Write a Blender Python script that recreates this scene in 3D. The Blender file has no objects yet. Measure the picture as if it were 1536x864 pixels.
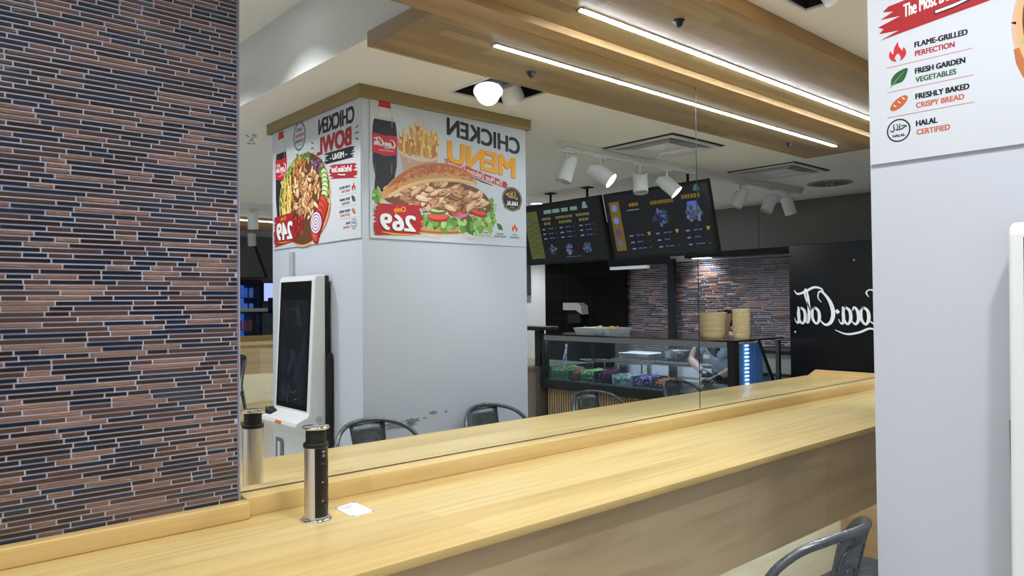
import bpy, bmesh, math, random
from mathutils import Vector, Matrix
random.seed(7)
sc = bpy.context.scene
COL = sc.collection

# ---------------------------------------------------------------- camera
yaw, pitch, roll, fpx = 0.727486560, 0.0195200477, -0.00959295196, 1099.82737
f = Vector((math.sin(yaw)*math.cos(pitch), math.cos(yaw)*math.cos(pitch), math.sin(pitch)))
r = Vector((math.cos(yaw), -math.sin(yaw), 0)); u = r.cross(f)
r2 = r*math.cos(roll)+u*math.sin(roll); u2 = -r*math.sin(roll)+u*math.cos(roll)
cam = bpy.data.objects.new('camera', bpy.data.cameras.new('camera')); COL.objects.link(cam)
M = Matrix((r2, u2, -f)).transposed().to_4x4(); M.translation = Vector((0, -2.0, 1.56))
cam.matrix_world = M
cam.data.sensor_width = 36; cam.data.lens = 36*fpx/1536; cam.data.clip_start = .02
sc.camera = cam

# ---------------------------------------------------------------- view, world, lights of the room
sc.view_settings.view_transform = 'Standard'; sc.view_settings.look = 'None'
sc.view_settings.gamma = 1; sc.view_settings.use_curve_mapping = False
sc.view_settings.exposure = 0.40
sc.cycles.use_denoising = True
sc.cycles.sample_clamp_indirect = 4.0; sc.cycles.sample_clamp_direct = 0
sc.cycles.max_bounces = 10; sc.cycles.diffuse_bounces = 4; sc.cycles.glossy_bounces = 6
sc.cycles.transparent_max_bounces = 12; sc.cycles.blur_glossy = 0.3
w = bpy.data.worlds.new('mall_light'); sc.world = w; w.use_nodes = True
bg = w.node_tree.nodes['Background']; bg.inputs[0].default_value = (.82, .88, 1.0, 1); bg.inputs[1].default_value = 0.72

LED_POWER = 135.0
DOWN_W = 36.0
TRAP_W = 30.0

# ---------------------------------------------------------------- helpers
def lin(c):
    return tuple((v/255/12.92 if v/255 <= .04045 else ((v/255+.055)/1.055)**2.4) for v in c)
MATS = {}
def mat(name, rgb=(200, 200, 200), rough=.5, metal=0.0, emit=0.0, spec=.5, bump=None, emitc=None, coat=0):
    if name in MATS: return MATS[name]
    m = bpy.data.materials.new(name); m.use_nodes = True
    nt = m.node_tree; b = nt.nodes['Principled BSDF']
    b.inputs['Base Color'].default_value = (*lin(rgb), 1); b.inputs['Roughness'].default_value = rough
    b.inputs['Metallic'].default_value = metal; b.inputs['Specular IOR Level'].default_value = spec
    b.inputs['Coat Weight'].default_value = coat
    if emit:
        b.inputs['Emission Color'].default_value = (*lin(emitc or rgb), 1); b.inputs['Emission Strength'].default_value = emit
    tc = nt.nodes.new('ShaderNodeTexCoord')
    n = nt.nodes.new('ShaderNodeTexNoise'); n.inputs['Scale'].default_value = (bump[0] if bump else 35)
    n.inputs['Detail'].default_value = 3
    nt.links.new(tc.outputs['Object'], n.inputs['Vector'])
    if bump:
        bp = nt.nodes.new('ShaderNodeBump'); bp.inputs['Strength'].default_value = bump[1]; bp.inputs['Distance'].default_value = bump[2]
        nt.links.new(n.outputs['Fac'], bp.inputs['Height']); nt.links.new(bp.outputs['Normal'], b.inputs['Normal'])
    else:   # slight roughness variation
        mr = nt.nodes.new('ShaderNodeMapRange'); mr.inputs[3].default_value = max(rough-.05, 0.02); mr.inputs[4].default_value = min(rough+.05, 1)
        nt.links.new(n.outputs['Fac'], mr.inputs[0]); nt.links.new(mr.outputs[0], b.inputs['Roughness'])
    MATS[name] = m
    return m

def wood(name, c1, c2, c3, ab='xy', stave=(.9, .07), rough=.4, grain=(2.2, 45), gs=.5, spec=.4):
    m = bpy.data.materials.new(name); m.use_nodes = True; nt = m.node_tree; L = nt.links
    b = nt.nodes['Principled BSDF']; b.inputs['Roughness'].default_value = rough; b.inputs['Specular IOR Level'].default_value = spec
    tc = nt.nodes.new('ShaderNodeTexCoord'); sp = nt.nodes.new('ShaderNodeSeparateXYZ'); L.new(tc.outputs['Object'], sp.inputs[0])
    cb = nt.nodes.new('ShaderNodeCombineXYZ')
    ix = {'x': 0, 'y': 1, 'z': 2}
    L.new(sp.outputs[ix[ab[0]]], cb.inputs[0]); L.new(sp.outputs[ix[ab[1]]], cb.inputs[1])
    br = nt.nodes.new('ShaderNodeTexBrick'); br.inputs['Scale'].default_value = 1; br.inputs['Mortar Size'].default_value = 0
    br.inputs['Brick Width'].default_value = stave[0]; br.inputs['Row Height'].default_value = stave[1]; br.offset = .37
    br.inputs['Color1'].default_value = (*lin(c1), 1); br.inputs['Color2'].default_value = (*lin(c2), 1); br.inputs['Mortar'].default_value = (*lin(c1), 1)
    L.new(cb.outputs[0], br.inputs['Vector'])
    mp = nt.nodes.new('ShaderNodeMapping'); mp.inputs['Scale'].default_value = (grain[0], grain[1], 1); L.new(cb.outputs[0], mp.inputs[0])
    n = nt.nodes.new('ShaderNodeTexNoise'); n.inputs['Scale'].default_value = 1; n.inputs['Detail'].default_value = 6; n.inputs['Distortion'].default_value = .6
    L.new(mp.outputs[0], n.inputs['Vector'])
    mr = nt.nodes.new('ShaderNodeMapRange'); mr.inputs[1].default_value = .45; mr.inputs[2].default_value = .8; mr.inputs[4].default_value = gs
    L.new(n.outputs['Fac'], mr.inputs[0])
    mx = nt.nodes.new('ShaderNodeMixRGB'); mx.inputs[2].default_value = (*lin(c3), 1)
    L.new(mr.outputs[0], mx.inputs[0]); L.new(br.outputs['Color'], mx.inputs[1]); L.new(mx.outputs[0], b.inputs['Base Color'])
    MATS[name] = m
    return m

def glass(name, tint=(235, 245, 250), refl=.10):
    m = bpy.data.materials.new(name); m.use_nodes = True; nt = m.node_tree
    nt.nodes.remove(nt.nodes['Principled BSDF'])
    t = nt.nodes.new('ShaderNodeBsdfTransparent'); t.inputs[0].default_value = (*lin(tint), 1)
    g = nt.nodes.new('ShaderNodeBsdfGlossy'); g.inputs['Roughness'].default_value = .02
    fr = nt.nodes.new('ShaderNodeFresnel'); fr.inputs[0].default_value = 1.45
    ad = nt.nodes.new('ShaderNodeMath'); ad.operation = 'MULTIPLY_ADD'; ad.inputs[1].default_value = .4; ad.inputs[2].default_value = refl*.15
    nt.links.new(fr.outputs[0], ad.inputs[0])
    mx = nt.nodes.new('ShaderNodeMixShader')
    nt.links.new(ad.outputs[0], mx.inputs[0]); nt.links.new(t.outputs[0], mx.inputs[1]); nt.links.new(g.outputs[0], mx.inputs[2])
    nt.links.new(mx.outputs[0], nt.nodes['Material Output'].inputs[0])
    MATS[name] = m
    return m

class MB:
    """collects shapes in world coordinates, build() links them as ONE mesh object"""
    def __init__(s): s.v = []; s.f = []; s.mi = []; s.m = []; s.sm = []
    def k(s, m):
        if m not in s.m: s.m.append(m)
        return s.m.index(m)
    def add(s, vs, fs, m, smooth=False):
        o = len(s.v); i = s.k(m)
        s.v += [tuple(v) for v in vs]
        for q in fs: s.f.append([o+j for j in q]); s.mi.append(i); s.sm.append(smooth)
        return s
    def box(s, a, b, m, bev=0):
        x0, y0, z0 = [min(p, q) for p, q in zip(a, b)]; x1, y1, z1 = [max(p, q) for p, q in zip(a, b)]
        if bev:
            bm = bmesh.new(); bmesh.ops.create_cube(bm, size=1)
            for v in bm.verts: v.co = Vector(((x0+x1)/2+v.co.x*(x1-x0), (y0+y1)/2+v.co.y*(y1-y0), (z0+z1)/2+v.co.z*(z1-z0)))
            bmesh.ops.bevel(bm, geom=bm.edges[:], offset=bev, segments=3, profile=.5, affect='EDGES')
            bm.verts.index_update(); s.add([v.co for v in bm.verts], [[v.index for v in q.verts] for q in bm.faces], m, True); bm.free(); return s
        vs = [(x, y, z) for x in (x0, x1) for y in (y0, y1) for z in (z0, z1)]
        return s.add(vs, [(0, 1, 3, 2), (4, 6, 7, 5), (0, 4, 5, 1), (2, 3, 7, 6), (0, 2, 6, 4), (1, 5, 7, 3)], m)
    def cyl(s, p, q, ra, rb, m, n=24, cap=True):
        p = Vector(p); q = Vector(q); d = (q-p).normalized()
        a = d.orthogonal().normalized(); b = d.cross(a)
        vs = []
        for c, rr in ((p, ra), (q, rb)):
            vs += [c+(a*math.cos(2*math.pi*i/n)+b*math.sin(2*math.pi*i/n))*rr for i in range(n)]
        s.add(vs, [(i, (i+1) % n, n+(i+1) % n, n+i) for i in range(n)], m, True)
        if cap: s.add(vs[:n], [list(range(n))[::-1]], m); s.add(vs[n:], [list(range(n))], m)
        return s
    def tube(s, pts, rad, m, n=12, closed=False):
        pts = [Vector(p) for p in pts]; vs = []; N = len(pts); prev = None
        for i, p in enumerate(pts):
            d = (pts[(i+1) % N] if (closed or i < N-1) else p) - (pts[i-1] if (closed or i > 0) else p)
            d.normalize()
            if prev is None: a = d.orthogonal().normalized()
            else:
                a = prev-d*prev.dot(d); a.normalize()
            prev = a; b = d.cross(a); rr = rad[i] if isinstance(rad, (list, tuple)) else rad
            vs += [p+(a*math.cos(2*math.pi*j/n)+b*math.sin(2*math.pi*j/n))*rr for j in range(n)]
        fs = []
        for i in range(N if closed else N-1):
            for j in range(n):
                fs.append((i*n+j, i*n+(j+1) % n, ((i+1) % N)*n+(j+1) % n, ((i+1) % N)*n+j))
        s.add(vs, fs, m, True)
        if not closed: s.add(vs[:n], [list(range(n))[::-1]], m); s.add(vs[-n:], [list(range(n))], m)
        return s
    def lathe(s, prof, c, m, n=32, axis='z', sx=1, sy=1):
        vs = []; c = Vector(c)
        for rr, h in prof:
            for i in range(n):
                t = 2*math.pi*i/n
                vs.append(c+Vector((rr*math.cos(t)*sx, rr*math.sin(t)*sy, h)))
        fs = []
        for k in range(len(prof)-1):
            for i in range(n): fs.append((k*n+i, k*n+(i+1) % n, (k+1)*n+(i+1) % n, (k+1)*n+i))
        s.add(vs, fs, m, True)
        if prof[0][0] > 1e-4: s.add(vs[:n], [list(range(n))[::-1]], m)
        if prof[-1][0] > 1e-4: s.add(vs[-n:], [list(range(n))], m)
        return s
    def prism(s, poly, axis, a, b, m):
        """poly of 2D points extruded along axis ('x','y','z') from a to b"""
        def P(p, h): return {'x': (h, p[0], p[1]), 'y': (p[0], h, p[1]), 'z': (p[0], p[1], h)}[axis]
        n = len(poly); vs = [P(p, a) for p in poly]+[P(p, b) for p in poly]
        return s.add(vs, [list(range(n))[::-1], list(range(n, 2*n))]+[(i, (i+1) % n, n+(i+1) % n, n+i) for i in range(n)], m)
    def quad(s, a, b, c, d, m): return s.add([a, b, c, d], [(0, 1, 2, 3)], m)
    def blob(s, c, rx, ry, rz, m, seed=0, amp=.15, sub=2):
        bm = bmesh.new(); bmesh.ops.create_icosphere(bm, subdivisions=sub, radius=1)
        rd = random.Random(seed)
        for v in bm.verts:
            j = 1+rd.uniform(-amp, amp); v.co = Vector((c[0]+v.co.x*rx*j, c[1]+v.co.y*ry*j, c[2]+v.co.z*rz*j))
        bm.verts.index_update(); s.add([v.co for v in bm.verts], [[v.index for v in q.verts] for q in bm.faces], m, True); bm.free(); return s
    def build(s, name, parent=None, fix=True, label=None):
        me = bpy.data.meshes.new(name)
        off = parent.matrix_world.translation if parent else Vector((0, 0, 0))
        if parent is None:
            xs = [v[0] for v in s.v]; ys = [v[1] for v in s.v]; zs = [v[2] for v in s.v]
            off = Vector(((min(xs)+max(xs))/2, (min(ys)+max(ys))/2, min(zs)))
        me.from_pydata([Vector(v)-off for v in s.v], [], s.f)
        for m in s.m: me.materials.append(m)
        me.polygons.foreach_set('material_index', s.mi); me.polygons.foreach_set('use_smooth', s.sm)
        me.update()
        if fix:
            bm = bmesh.new(); bm.from_mesh(me); bmesh.ops.recalc_face_normals(bm, faces=bm.faces[:]); bm.to_mesh(me); bm.free()
        o = bpy.data.objects.new(name, me); COL.objects.link(o)
        if parent: o.parent = parent
        else: o.location = off
        o['_off'] = 0; del o['_off']
        bpy.context.view_layer.update()
        if label: o['label'] = label
        return o

def tag(o, label, cat, group=None, kind=None):
    o['label'] = label; o['category'] = cat
    if group: o['group'] = group
    if kind: o['kind'] = kind
    return o
def struct(o, label=None):
    o['kind'] = 'structure'
    if label: o['label'] = label; o['category'] = o.name.split('_')[0]
    return o
def thing(name, loc, label, cat, group=None, rz=0):
    o = bpy.data.objects.new(name, None); COL.objects.link(o); o.location = loc; o.rotation_euler.z = rz
    o.empty_display_size = .05
    bpy.context.view_layer.update()
    return tag(o, label, cat, group)
def copy_tree(o, parent=None):
    c = o.copy(); COL.objects.link(c)
    if parent: c.parent = parent
    for ch in o.children: copy_tree(ch, c)
    return c
def smooth(pts, n=6, closed=False):
    """Catmull-Rom through points of any dimension"""
    out = []; N = len(pts)
    for i in range(N if closed else N-1):
        g = lambda k: pts[k % N] if closed else pts[min(max(k, 0), N-1)]
        p0, p1, p2, p3 = g(i-1), g(i), g(i+1), g(i+2)
        for j in range(n):
            t = j/n
            out.append(tuple(.5*(2*b+(c-a)*t+(2*a-5*b+4*c-d)*t*t+(-a+3*b-3*c+d)*t**3) for a, b, c, d in zip(p0, p1, p2, p3)))
    if not closed: out.append(tuple(pts[-1]))
    return out

# ---------------------------------------------------------------- flat printing (posters, screens, lettering)
TXT = {}
def text_mesh(s, bold):
    if (s, bold) in TXT: return TXT[(s, bold)]
    cu = bpy.data.curves.new('t', 'FONT'); cu.body = s; cu.size = 1; cu.offset = bold; cu.resolution_u = 4
    o = bpy.data.objects.new('t', cu); COL.objects.link(o)
    dg = bpy.context.evaluated_depsgraph_get(); dg.update()
    me = bpy.data.meshes.new_from_object(o.evaluated_get(dg))
    vs = [(v.co.x, v.co.y) for v in me.vertices]; fs = [list(p.vertices) for p in me.polygons]
    bpy.data.objects.remove(o); bpy.data.curves.remove(cu); bpy.data.meshes.remove(me)
    TXT[(s, bold)] = (vs, fs)
    return vs, fs

def ink(rgb):
    return mat('print_%02x%02x%02x' % tuple(rgb), rgb, .45, 0, 0, .3)
def glow(rgb, e=1.0):
    return mat('screen_%02x%02x%02x_%d' % (*rgb, e*100), (8, 8, 8), .3, 0, e, .3, None, rgb)

class Canvas:
    def __init__(s, O, U, V, root, N=None, mk=ink):
        s.O, s.U, s.V, s.root, s.mk = Vector(O), Vector(U), Vector(V), root, mk
        s.N = Vector(N) if N else s.U.cross(s.V); s.parts = {}; s.cur = None; s.l = 1
    def part(s, n, l=1): s.cur = s.parts.setdefault(n, MB()); s.l = l; return s
    def P(s, p, l=None): return s.O+s.U*p[0]+s.V*p[1]+s.N*((s.l if l is None else l)*2e-6)
    def up(s): s.l += 1
    def poly(s, pts, rgb):
        s.up(); s.cur.add([s.P(p) for p in pts], [list(range(len(pts)))], s.mk(rgb))
    def rect(s, a, b, rgb): s.poly([(a[0], a[1]), (b[0], a[1]), (b[0], b[1]), (a[0], b[1])], rgb)
    def ell(s, c, rx, ry, rgb, n=28, rot=0, jit=0, rd=random):
        pts = []
        for i in range(n):
            t = 2*math.pi*i/n; j = 1+rd.uniform(-jit, jit); x = rx*math.cos(t)*j; y = ry*math.sin(t)*j
            pts.append((c[0]+x*math.cos(rot)-y*math.sin(rot), c[1]+x*math.sin(rot)+y*math.cos(rot)))
        s.poly(pts, rgb)
    def ring(s, c, rx, ry, wd, rgb, n=36, a0=0, a1=2*math.pi):
        s.stroke([(c[0]+rx*math.cos(a0+(a1-a0)*i/n), c[1]+ry*math.sin(a0+(a1-a0)*i/n)) for i in range(n+1)], wd, rgb)
    def stroke(s, pts, wd, rgb):
        s.up(); vs = []; N = len(pts)
        for i, p in enumerate(pts):
            a = pts[max(i-1, 0)]; b = pts[min(i+1, N-1)]; dx, dy = b[0]-a[0], b[1]-a[1]; L = math.hypot(dx, dy) or 1
            wv = (p[2] if len(p) > 2 else 1)*wd/2
            vs += [(p[0]-dy/L*wv, p[1]+dx/L*wv), (p[0]+dy/L*wv, p[1]-dx/L*wv)]
        s.cur.add([s.P(v) for v in vs], [(2*i, 2*i+1, 2*i+3, 2*i+2) for i in range(N-1)], s.mk(rgb))
    def text(s, t, u0, v0, u1, v1, rgb, bold=.02, skew=0.0, slope=0.0, shear=0.0):
        vs, fs = text_mesh(t, 0.0)
        x0 = min(v[0] for v in vs); x1 = max(v[0] for v in vs); y0 = min(v[1] for v in vs); y1 = max(v[1] for v in vs)
        W, H = u1-u0, v1-v0; e = bold*H*1.3      # heavier weight: a few slightly shifted copies of the letters
        u0 += e; W -= 2*e; v0 += e*.5; H -= e
        for du, dv in ((-e, -e*.5), (-e, e*.5), (e, -e*.5), (e, e*.5), (0, 0)):
            s.up(); out = []
            for x, y in vs:
                a = (x-x0)/(x1-x0); b = (y-y0)/(y1-y0)
                out.append(s.P((u0+du+a*W+shear*b*H, v0+dv+b*H+slope*a*W)))
            s.cur.add(out, fs, s.mk(rgb))
    def brush(s, u0, v0, u1, v1, rgb, slope=0, seed=1, rag=.05):
        """a dry brush stroke: ragged left and right ends"""
        rd = random.Random(seed); n = 9; L = []; R = []
        for i in range(n+1):
            t = i/n; v = v0+(v1-v0)*t
            L.append((u0+(rag*rd.random() if i % 2 else -rag*.3*rd.random()), v)); R.append((u1-(rag*rd.random() if i % 2 else -rag*.3*rd.random()), v))
        pts = [(x, y+slope*(x-u0)) for x, y in L+R[::-1]]
        s.poly(pts, rgb)
    def done(s):
        return {n: mb.build(n, s.root, fix=False) for n, mb in s.parts.items() if mb.v}

def script_logo(cv, u0, v0, W, H, rgb, thick=1.0):
    """flowing script lettering, two words joined by a dot; letters run along u"""
    S = []
    S.append([(.21, .72, .3), (.235, .80, .7), (.20, .86, .5), (.13, .80, 1.0), (.06, .62, 1.6), (.03, .40, 1.9), (.06, .22, 1.6), (.13, .16, 1.0), (.20, .24, .5)])
    S.append([(.055, .23, .8), (.03, .10, .5), (.09, .02, .4), (.20, .10, .9), (.31, .02, 1.0), (.44, -.02, .8), (.56, .06, .3)])
    def oo(x): S.append([(x+.012, .52, .9), (x-.032, .44, 1.4), (x-.04, .28, 1.6), (x-.01, .18, 1.0), (x+.03, .27, 1.3), (x+.035, .44, 1.3), (x+.01, .52, .8), (x+.035, .47, .4)])
    oo(.255)
    S.append([(.375, .45, .6), (.36, .52, .8), (.325, .44, 1.4), (.315, .28, 1.6), (.345, .18, 1.0), (.385, .24, .5)])
    oo(.435); S.append([(.475, .53, .8), (.468, .35, 1.5), (.475, .2, 1.2), (.50, .2, .6), (.52, .28, .3)])
    S.append([(.518, .40, 1.6), (.545, .46, 1.6)])
    S.append([(.70, .62, .3), (.735, .72, .6), (.72, .84, .8), (.67, .80, 1.0), (.605, .62, 1.7), (.575, .40, 2.0), (.60, .22, 1.7), (.66, .16, 1.1), (.715, .25, .5)])
    S.append([(.67, .80, .6), (.70, .90, .8), (.78, .93, 1.1), (.88, .84, 1.2), (.96, .80, .9), (1.0, .88, .3)])
    oo(.765)
    S.append([(.80, .36, .4), (.855, .62, .7), (.882, .82, .9), (.868, .90, .6), (.845, .72, 1.2), (.835, .40, 1.6), (.85, .2, 1.2), (.88, .26, .4)])
    oo(.92); S.append([(.957, .53, .8), (.95, .35, 1.5), (.957, .2, 1.2), (.985, .22, .5), (1.0, .30, .2)])
    for st in S:
        pts = smooth([(u0+x*W, v0+y*H, w_) for x, y, w_ in st], 6)
        cv.stroke(pts, .022*W*thick, rgb)

# ---------------------------------------------------------------- materials
WHITE = mat('white_paint', (222, 224, 226), .55, bump=(120, .06, .002))
WALLP = mat('column_paint', (196, 200, 209), .5, bump=(160, .08, .002))
CEIL = mat('ceiling_paint', (244, 242, 234), .8)
SOFF = mat('soffit_paint', (210, 210, 207), .7)
PALE = mat('light_wash_panel', (236, 242, 234), .4)
FLOOR = mat('floor_tile', (176, 172, 166), .4)
BLACK = mat('black_lacquer', (12, 12, 14), .5, 0, 0, .12)
MATTB = mat('black_matt', (16, 16, 17), .6)
DARKM = mat('dark_metal', (40, 44, 52), .4, .6)
STEEL = mat('brushed_steel', (170, 172, 172), .28, 1.0)
CLAD = mat('steel_cladding', (120, 120, 116), .33, 1.0)
CHROME = mat('chrome', (225, 225, 228), .12, 1.0)
ALU = mat('satin_aluminium', (212, 212, 214), .32, 1.0)
TOLIX = mat('galvanised_grey_steel', (96, 100, 103), .28, .6)
PLAST = mat('white_plastic', (226, 228, 228), .3)
GREYP = mat('grey_plastic', (120, 124, 126), .4)
COUNTER = wood('oak_worktop', (224, 200, 140), (206, 176, 114), (176, 142, 84), 'xy', (1.7, .09), .30, (1.3, 38), .7, .45)
CURBW = wood('oak_curb', (220, 194, 136), (204, 174, 114), (178, 146, 90), 'xz', (1.5, .2), .35, (1.5, 60), .5)
CURBY = wood('oak_curb_end', (222, 190, 138), (208, 174, 120), (182, 144, 94), 'yz', (1.5, .2), .35, (1.5, 60), .5)
FASCIA = wood('oak_fascia', (214, 190, 152), (194, 168, 130), (156, 130, 96), 'xz', (.62, .5), .45, (1.6, 16), .6)
PANW = wood('oak_panel_light_wash', (226, 216, 198), (214, 200, 178), (186, 170, 146), 'xz', (.9, .5), .4, (1.6, 18), .5)  # oak made paler, the strip's light wash put into its colour
SUPW = wood('oak_support', (172, 142, 110), (160, 130, 96), (130, 102, 72), 'yz', (.9, .3), .45, (2, 30), .5)
PANELW = wood('oak_ceiling_staves', (172, 145, 98), (142, 117, 74), (114, 91, 56), 'xy', (.72, .055), .38, (2.5, 60), .45)
PANELE = wood('oak_ceiling_shaded_end', (150, 128, 96), (134, 114, 84), (110, 92, 66), 'yz', (.9, .05), .45, (2.5, 60), .4)  # greyer copy of the ceiling oak, shade put into the colour
BANDW = wood('oak_ceiling_band', (186, 150, 96), (158, 122, 72), (120, 90, 52), 'xy', (.85, .09), .4, (2.5, 60), .45)
TRIMX = wood('oak_collar_long', (152, 131, 88), (138, 118, 78), (114, 96, 62), 'xz', (1.4, .2), .45, (2, 60), .4)
TRIMY = wood('oak_collar_side', (152, 131, 88), (138, 118, 78), (114, 96, 62), 'yz', (1.4, .2), .45, (2, 60), .4)
GREYW = wood('grey_brown_laminate', (112, 102, 90), (98, 88, 76), (78, 70, 60), 'zy', (1.4, .3), .5, (2, 30), .4)
GLASS = glass('clear_glass'); GLASSB = glass('blue_case_glass', (190, 215, 245))
SKIN = mat('skin', (206, 160, 140), .5)

def mirror_mat():
    m = bpy.data.materials.new('mirror_silver'); m.use_nodes = True; b = m.node_tree.nodes['Principled BSDF']
    b.inputs['Base Color'].default_value = (.86, .89, .88, 1); b.inputs['Metallic'].default_value = 1; b.inputs['Roughness'].default_value = 0
    return m
MIRROR = mirror_mat()

def tile_mats():
    a = mat('tile_dark_glass', (32, 37, 51), .10, 0, 0, .8)
    b = mat('tile_brown_stone', (76, 54, 47), .22, 0, 0, .6, (300, .5, .002))
    c = mat('tile_copper_glitter', (150, 116, 100), .24, .5, 0, .6, (900, .9, .004))
    d = mat('tile_dark_brown', (46, 34, 31), .16, 0, 0, .6)
    return [a, b, c, d]
GROUT = mat('grout', (190, 190, 207), .8)

def mosaic(mb, a0, a1, z0, z1, depth, plane, seed, pitch=.0122, gap=.0032, lens=(.05, .05, .09, .09, .125, .165), sheet=.3):
    """stick mosaic: bevelled strips standing proud of the grout; plane maps (along, out, z) to xyz"""
    rd = random.Random(seed); T = tile_mats(); last = 0; nrow = int((z1-z0)/pitch)
    for i in range(nrow):
        zz = z0+i*pitch; a = a0-rd.random()*.1
        while a < a1:
            L = rd.choice(lens)
            p, q = max(a, a0)+gap/2, min(a+L, a1)-gap/2; a += L
            if q-p < .006: continue
            t0, t1 = zz+gap/2, zz+pitch-gap/2
            last = rd.choices([c for c in (0, 1, 2, 3) if c != last], [wt for c, wt in enumerate((31, 26, 26, 17)) if c != last])[0]; m = T[last]
            h = depth*(.7+.5*rd.random()); e = .0014
            vs = [plane(p, 0, t0), plane(q, 0, t0), plane(q, 0, t1), plane(p, 0, t1), plane(p+e, h, t0+e), plane(q-e, h, t0+e), plane(q-e, h, t1-e), plane(p+e, h, t1-e)]
            mb.add(vs, [(4, 5, 6, 7), (0, 1, 5, 4), (1, 2, 6, 5), (2, 3, 7, 6), (3, 0, 4, 7)], m)

# ---------------------------------------------------------------- the room
mb = MB(); mb.box((-4, -10.2, -.06), (8.0, .2, 0), FLOOR); struct(mb.build('floor'))
mb = MB()
hx0, hx1, hy0, hy1 = 2.29, 2.67, -1.03, -.69            # opening for the recessed twin lamp
for a, b in (((1.57, -10.2, 2.66), (hx0, .1, 2.80)), ((hx1, -10.2, 2.66), (8.0, .1, 2.80)), ((hx0, -10.2, 2.66), (hx1, hy0, 2.80)), ((hx0, hy1, 2.66), (hx1, .1, 2.80))):
    mb.box(a, b, CEIL)
struct(mb.build('ceiling'))
mb = MB(); mb.box((-4, -10.2, 3.01), (1.57, .1, 3.07), CEIL); struct(mb.build('ceiling_upper'))
mb = MB(); mb.box((1.57, -10.2, 2.662), (1.60, .1, 3.05), SOFF); struct(mb.build('trim_1'))
mb = MB(); mb.box((-4, .008, 0), (8.0, .10, 3.05), WHITE); struct(mb.build('wall_back'))
mb = MB(); mb.box((-3, -.045, 0), (5.30, .007, .97), PANW); struct(mb.build('wall_panel'))
mb = MB(); mb.box((-1.2, -.045, .998), (.757, .007, 3.0), GROUT)
mosaic(mb, -1.2, .757, 1.0, 2.75, .0032, lambda a, h, z: (a, -.045-h, z), 3)
mb.box((.757, -.052, .998), (.7605, .0, 3.0), mat('tile_edge', (150, 150, 166), .5))
struct(mb.build('wall_tiled', fix=True))

# mirror in two panes
for nm, x0, x1, lab in (('wall_mirror', .762, 2.957, 'large wall mirror pane above the wooden bar, from the tiled wall to the seam'),
                        ('wall_mirror', 2.960, 5.30, 'second wall mirror pane above the wooden bar, right of the vertical seam')):
    t = thing(nm, ((x0+x1)/2, 0, 1.054), lab, 'mirror')
    m_ = MB(); m_.box((x0, 0.0, 1.0498), (x1, .006, 2.572), MIRROR); m_.build('mirror_glass', t)
    m_ = MB(); m_.box((x0, -.0012, 1.0475), (x1, .006, 1.0498), mat('edge_seal', (96, 88, 70), .6)); m_.build('edge_seal', t)
    if x0 > 2:
        m_ = MB(); m_.box((2.9565, -.001, 1.054), (2.9605, .006, 2.572), DARKM); m_.build('seam_strip', t)

# bar counter
t = thing('bar_counter', (1.15, -.33, 0), 'long oak bar counter with deep fascia running below the mirror', 'counter')
m_ = MB(); m_.box((-3, -.63, .974), (5.30, -.001, .996), COUNTER, .0015); m_.build('worktop', t)
m_ = MB(); m_.box((-3, -.572, .615), (5.30, -.550, .9738), FASCIA); m_.build('fascia', t)
m_ = MB(); m_.box((4.30, -.55, 0), (4.34, -.046, .9738), SUPW); m_.build('support_panel', t)
m_ = MB(); m_.box((-3, -.090, .9961), (.772, -.0535, 1.042), CURBW, .004); m_.build('back_curb', t)
m_ = MB(); m_.box((.772, -.066, .9961), (2.44, -.0015, 1.0468), CURBW, .002); m_.build('back_curb', t)
m_ = MB(); m_.box((2.441, -.066, .9961), (5.279, -.0015, 1.0468), CURBW, .002); m_.build('back_curb', t)
m_ = MB(); m_.prism([(-.626, .9961), (-.57, 1.041), (-.002, 1.041), (-.002, .9961)], 'x', 5.28, 5.299, CURBY); m_.build('end_curb', t)

UND = mat('under_bar_led', (226, 246, 240), .4, 0, 62.0)
t = thing('under_bar_lamp', (1.15, -.535, .63), 'thin light strip hidden behind the fascia of the mirror side bar', 'lamp')
m_ = MB(); m_.box((-2.9, -.5495, .622), (4.295, -.544, .634), ALU); m_.build('profile', t)
m_ = MB(); m_.box((-2.9, -.5435, .623), (4.295, -.539, .633), UND); m_.build('diffuser', t)

# wooden ceiling panel over the bar with its light line
t = thing('ceiling_panel', (3.375, -.29, 2.57), 'long oak stave ceiling panel hanging over the bar and mirror', 'ceiling panel')
m_ = MB()
m_.box((1.548, -.567, 2.601), (5.202, -.08, 2.64), PANELW); m_.build('panel_board', t)
m_ = MB(); m_.box((1.53, -.585, 2.600), (1.548, 0, 2.662), PANELE); m_.box((5.202, -.585, 2.600), (5.22, 0, 2.662), PANELE); m_.build('end_board', t)
m_ = MB(); m_.box((1.548, -.585, 2.600), (5.202, -.567, 2.662), BANDW); m_.build('front_board', t)
m_ = MB(); m_.box((.765, -.08, 2.573), (5.22, .006, 2.602), BANDW); m_.build('wall_band', t)
LEDM = mat('led_white', (225, 240, 255), .4, 0, LED_POWER)
t = thing('linear_lamp', (3.43, -.235, 2.58), 'thin white linear light set in the oak ceiling panel', 'lamp')
m_ = MB(); m_.box((1.913, -.2435, 2.594), (4.945, -.2265, 2.6008), LEDM); m_.build('diffuser', t)
m_ = MB()
for y in (-.251, -.2235): m_.box((1.903, y, 2.597), (4.955, y+.0035, 2.6008), ALU)
m_.box((1.903, -.251, 2.597), (1.9125, -.22, 2.6008), ALU); m_.box((4.9455, -.251, 2.597), (4.955, -.22, 2.6008), ALU); m_.build('profile', t)
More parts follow.
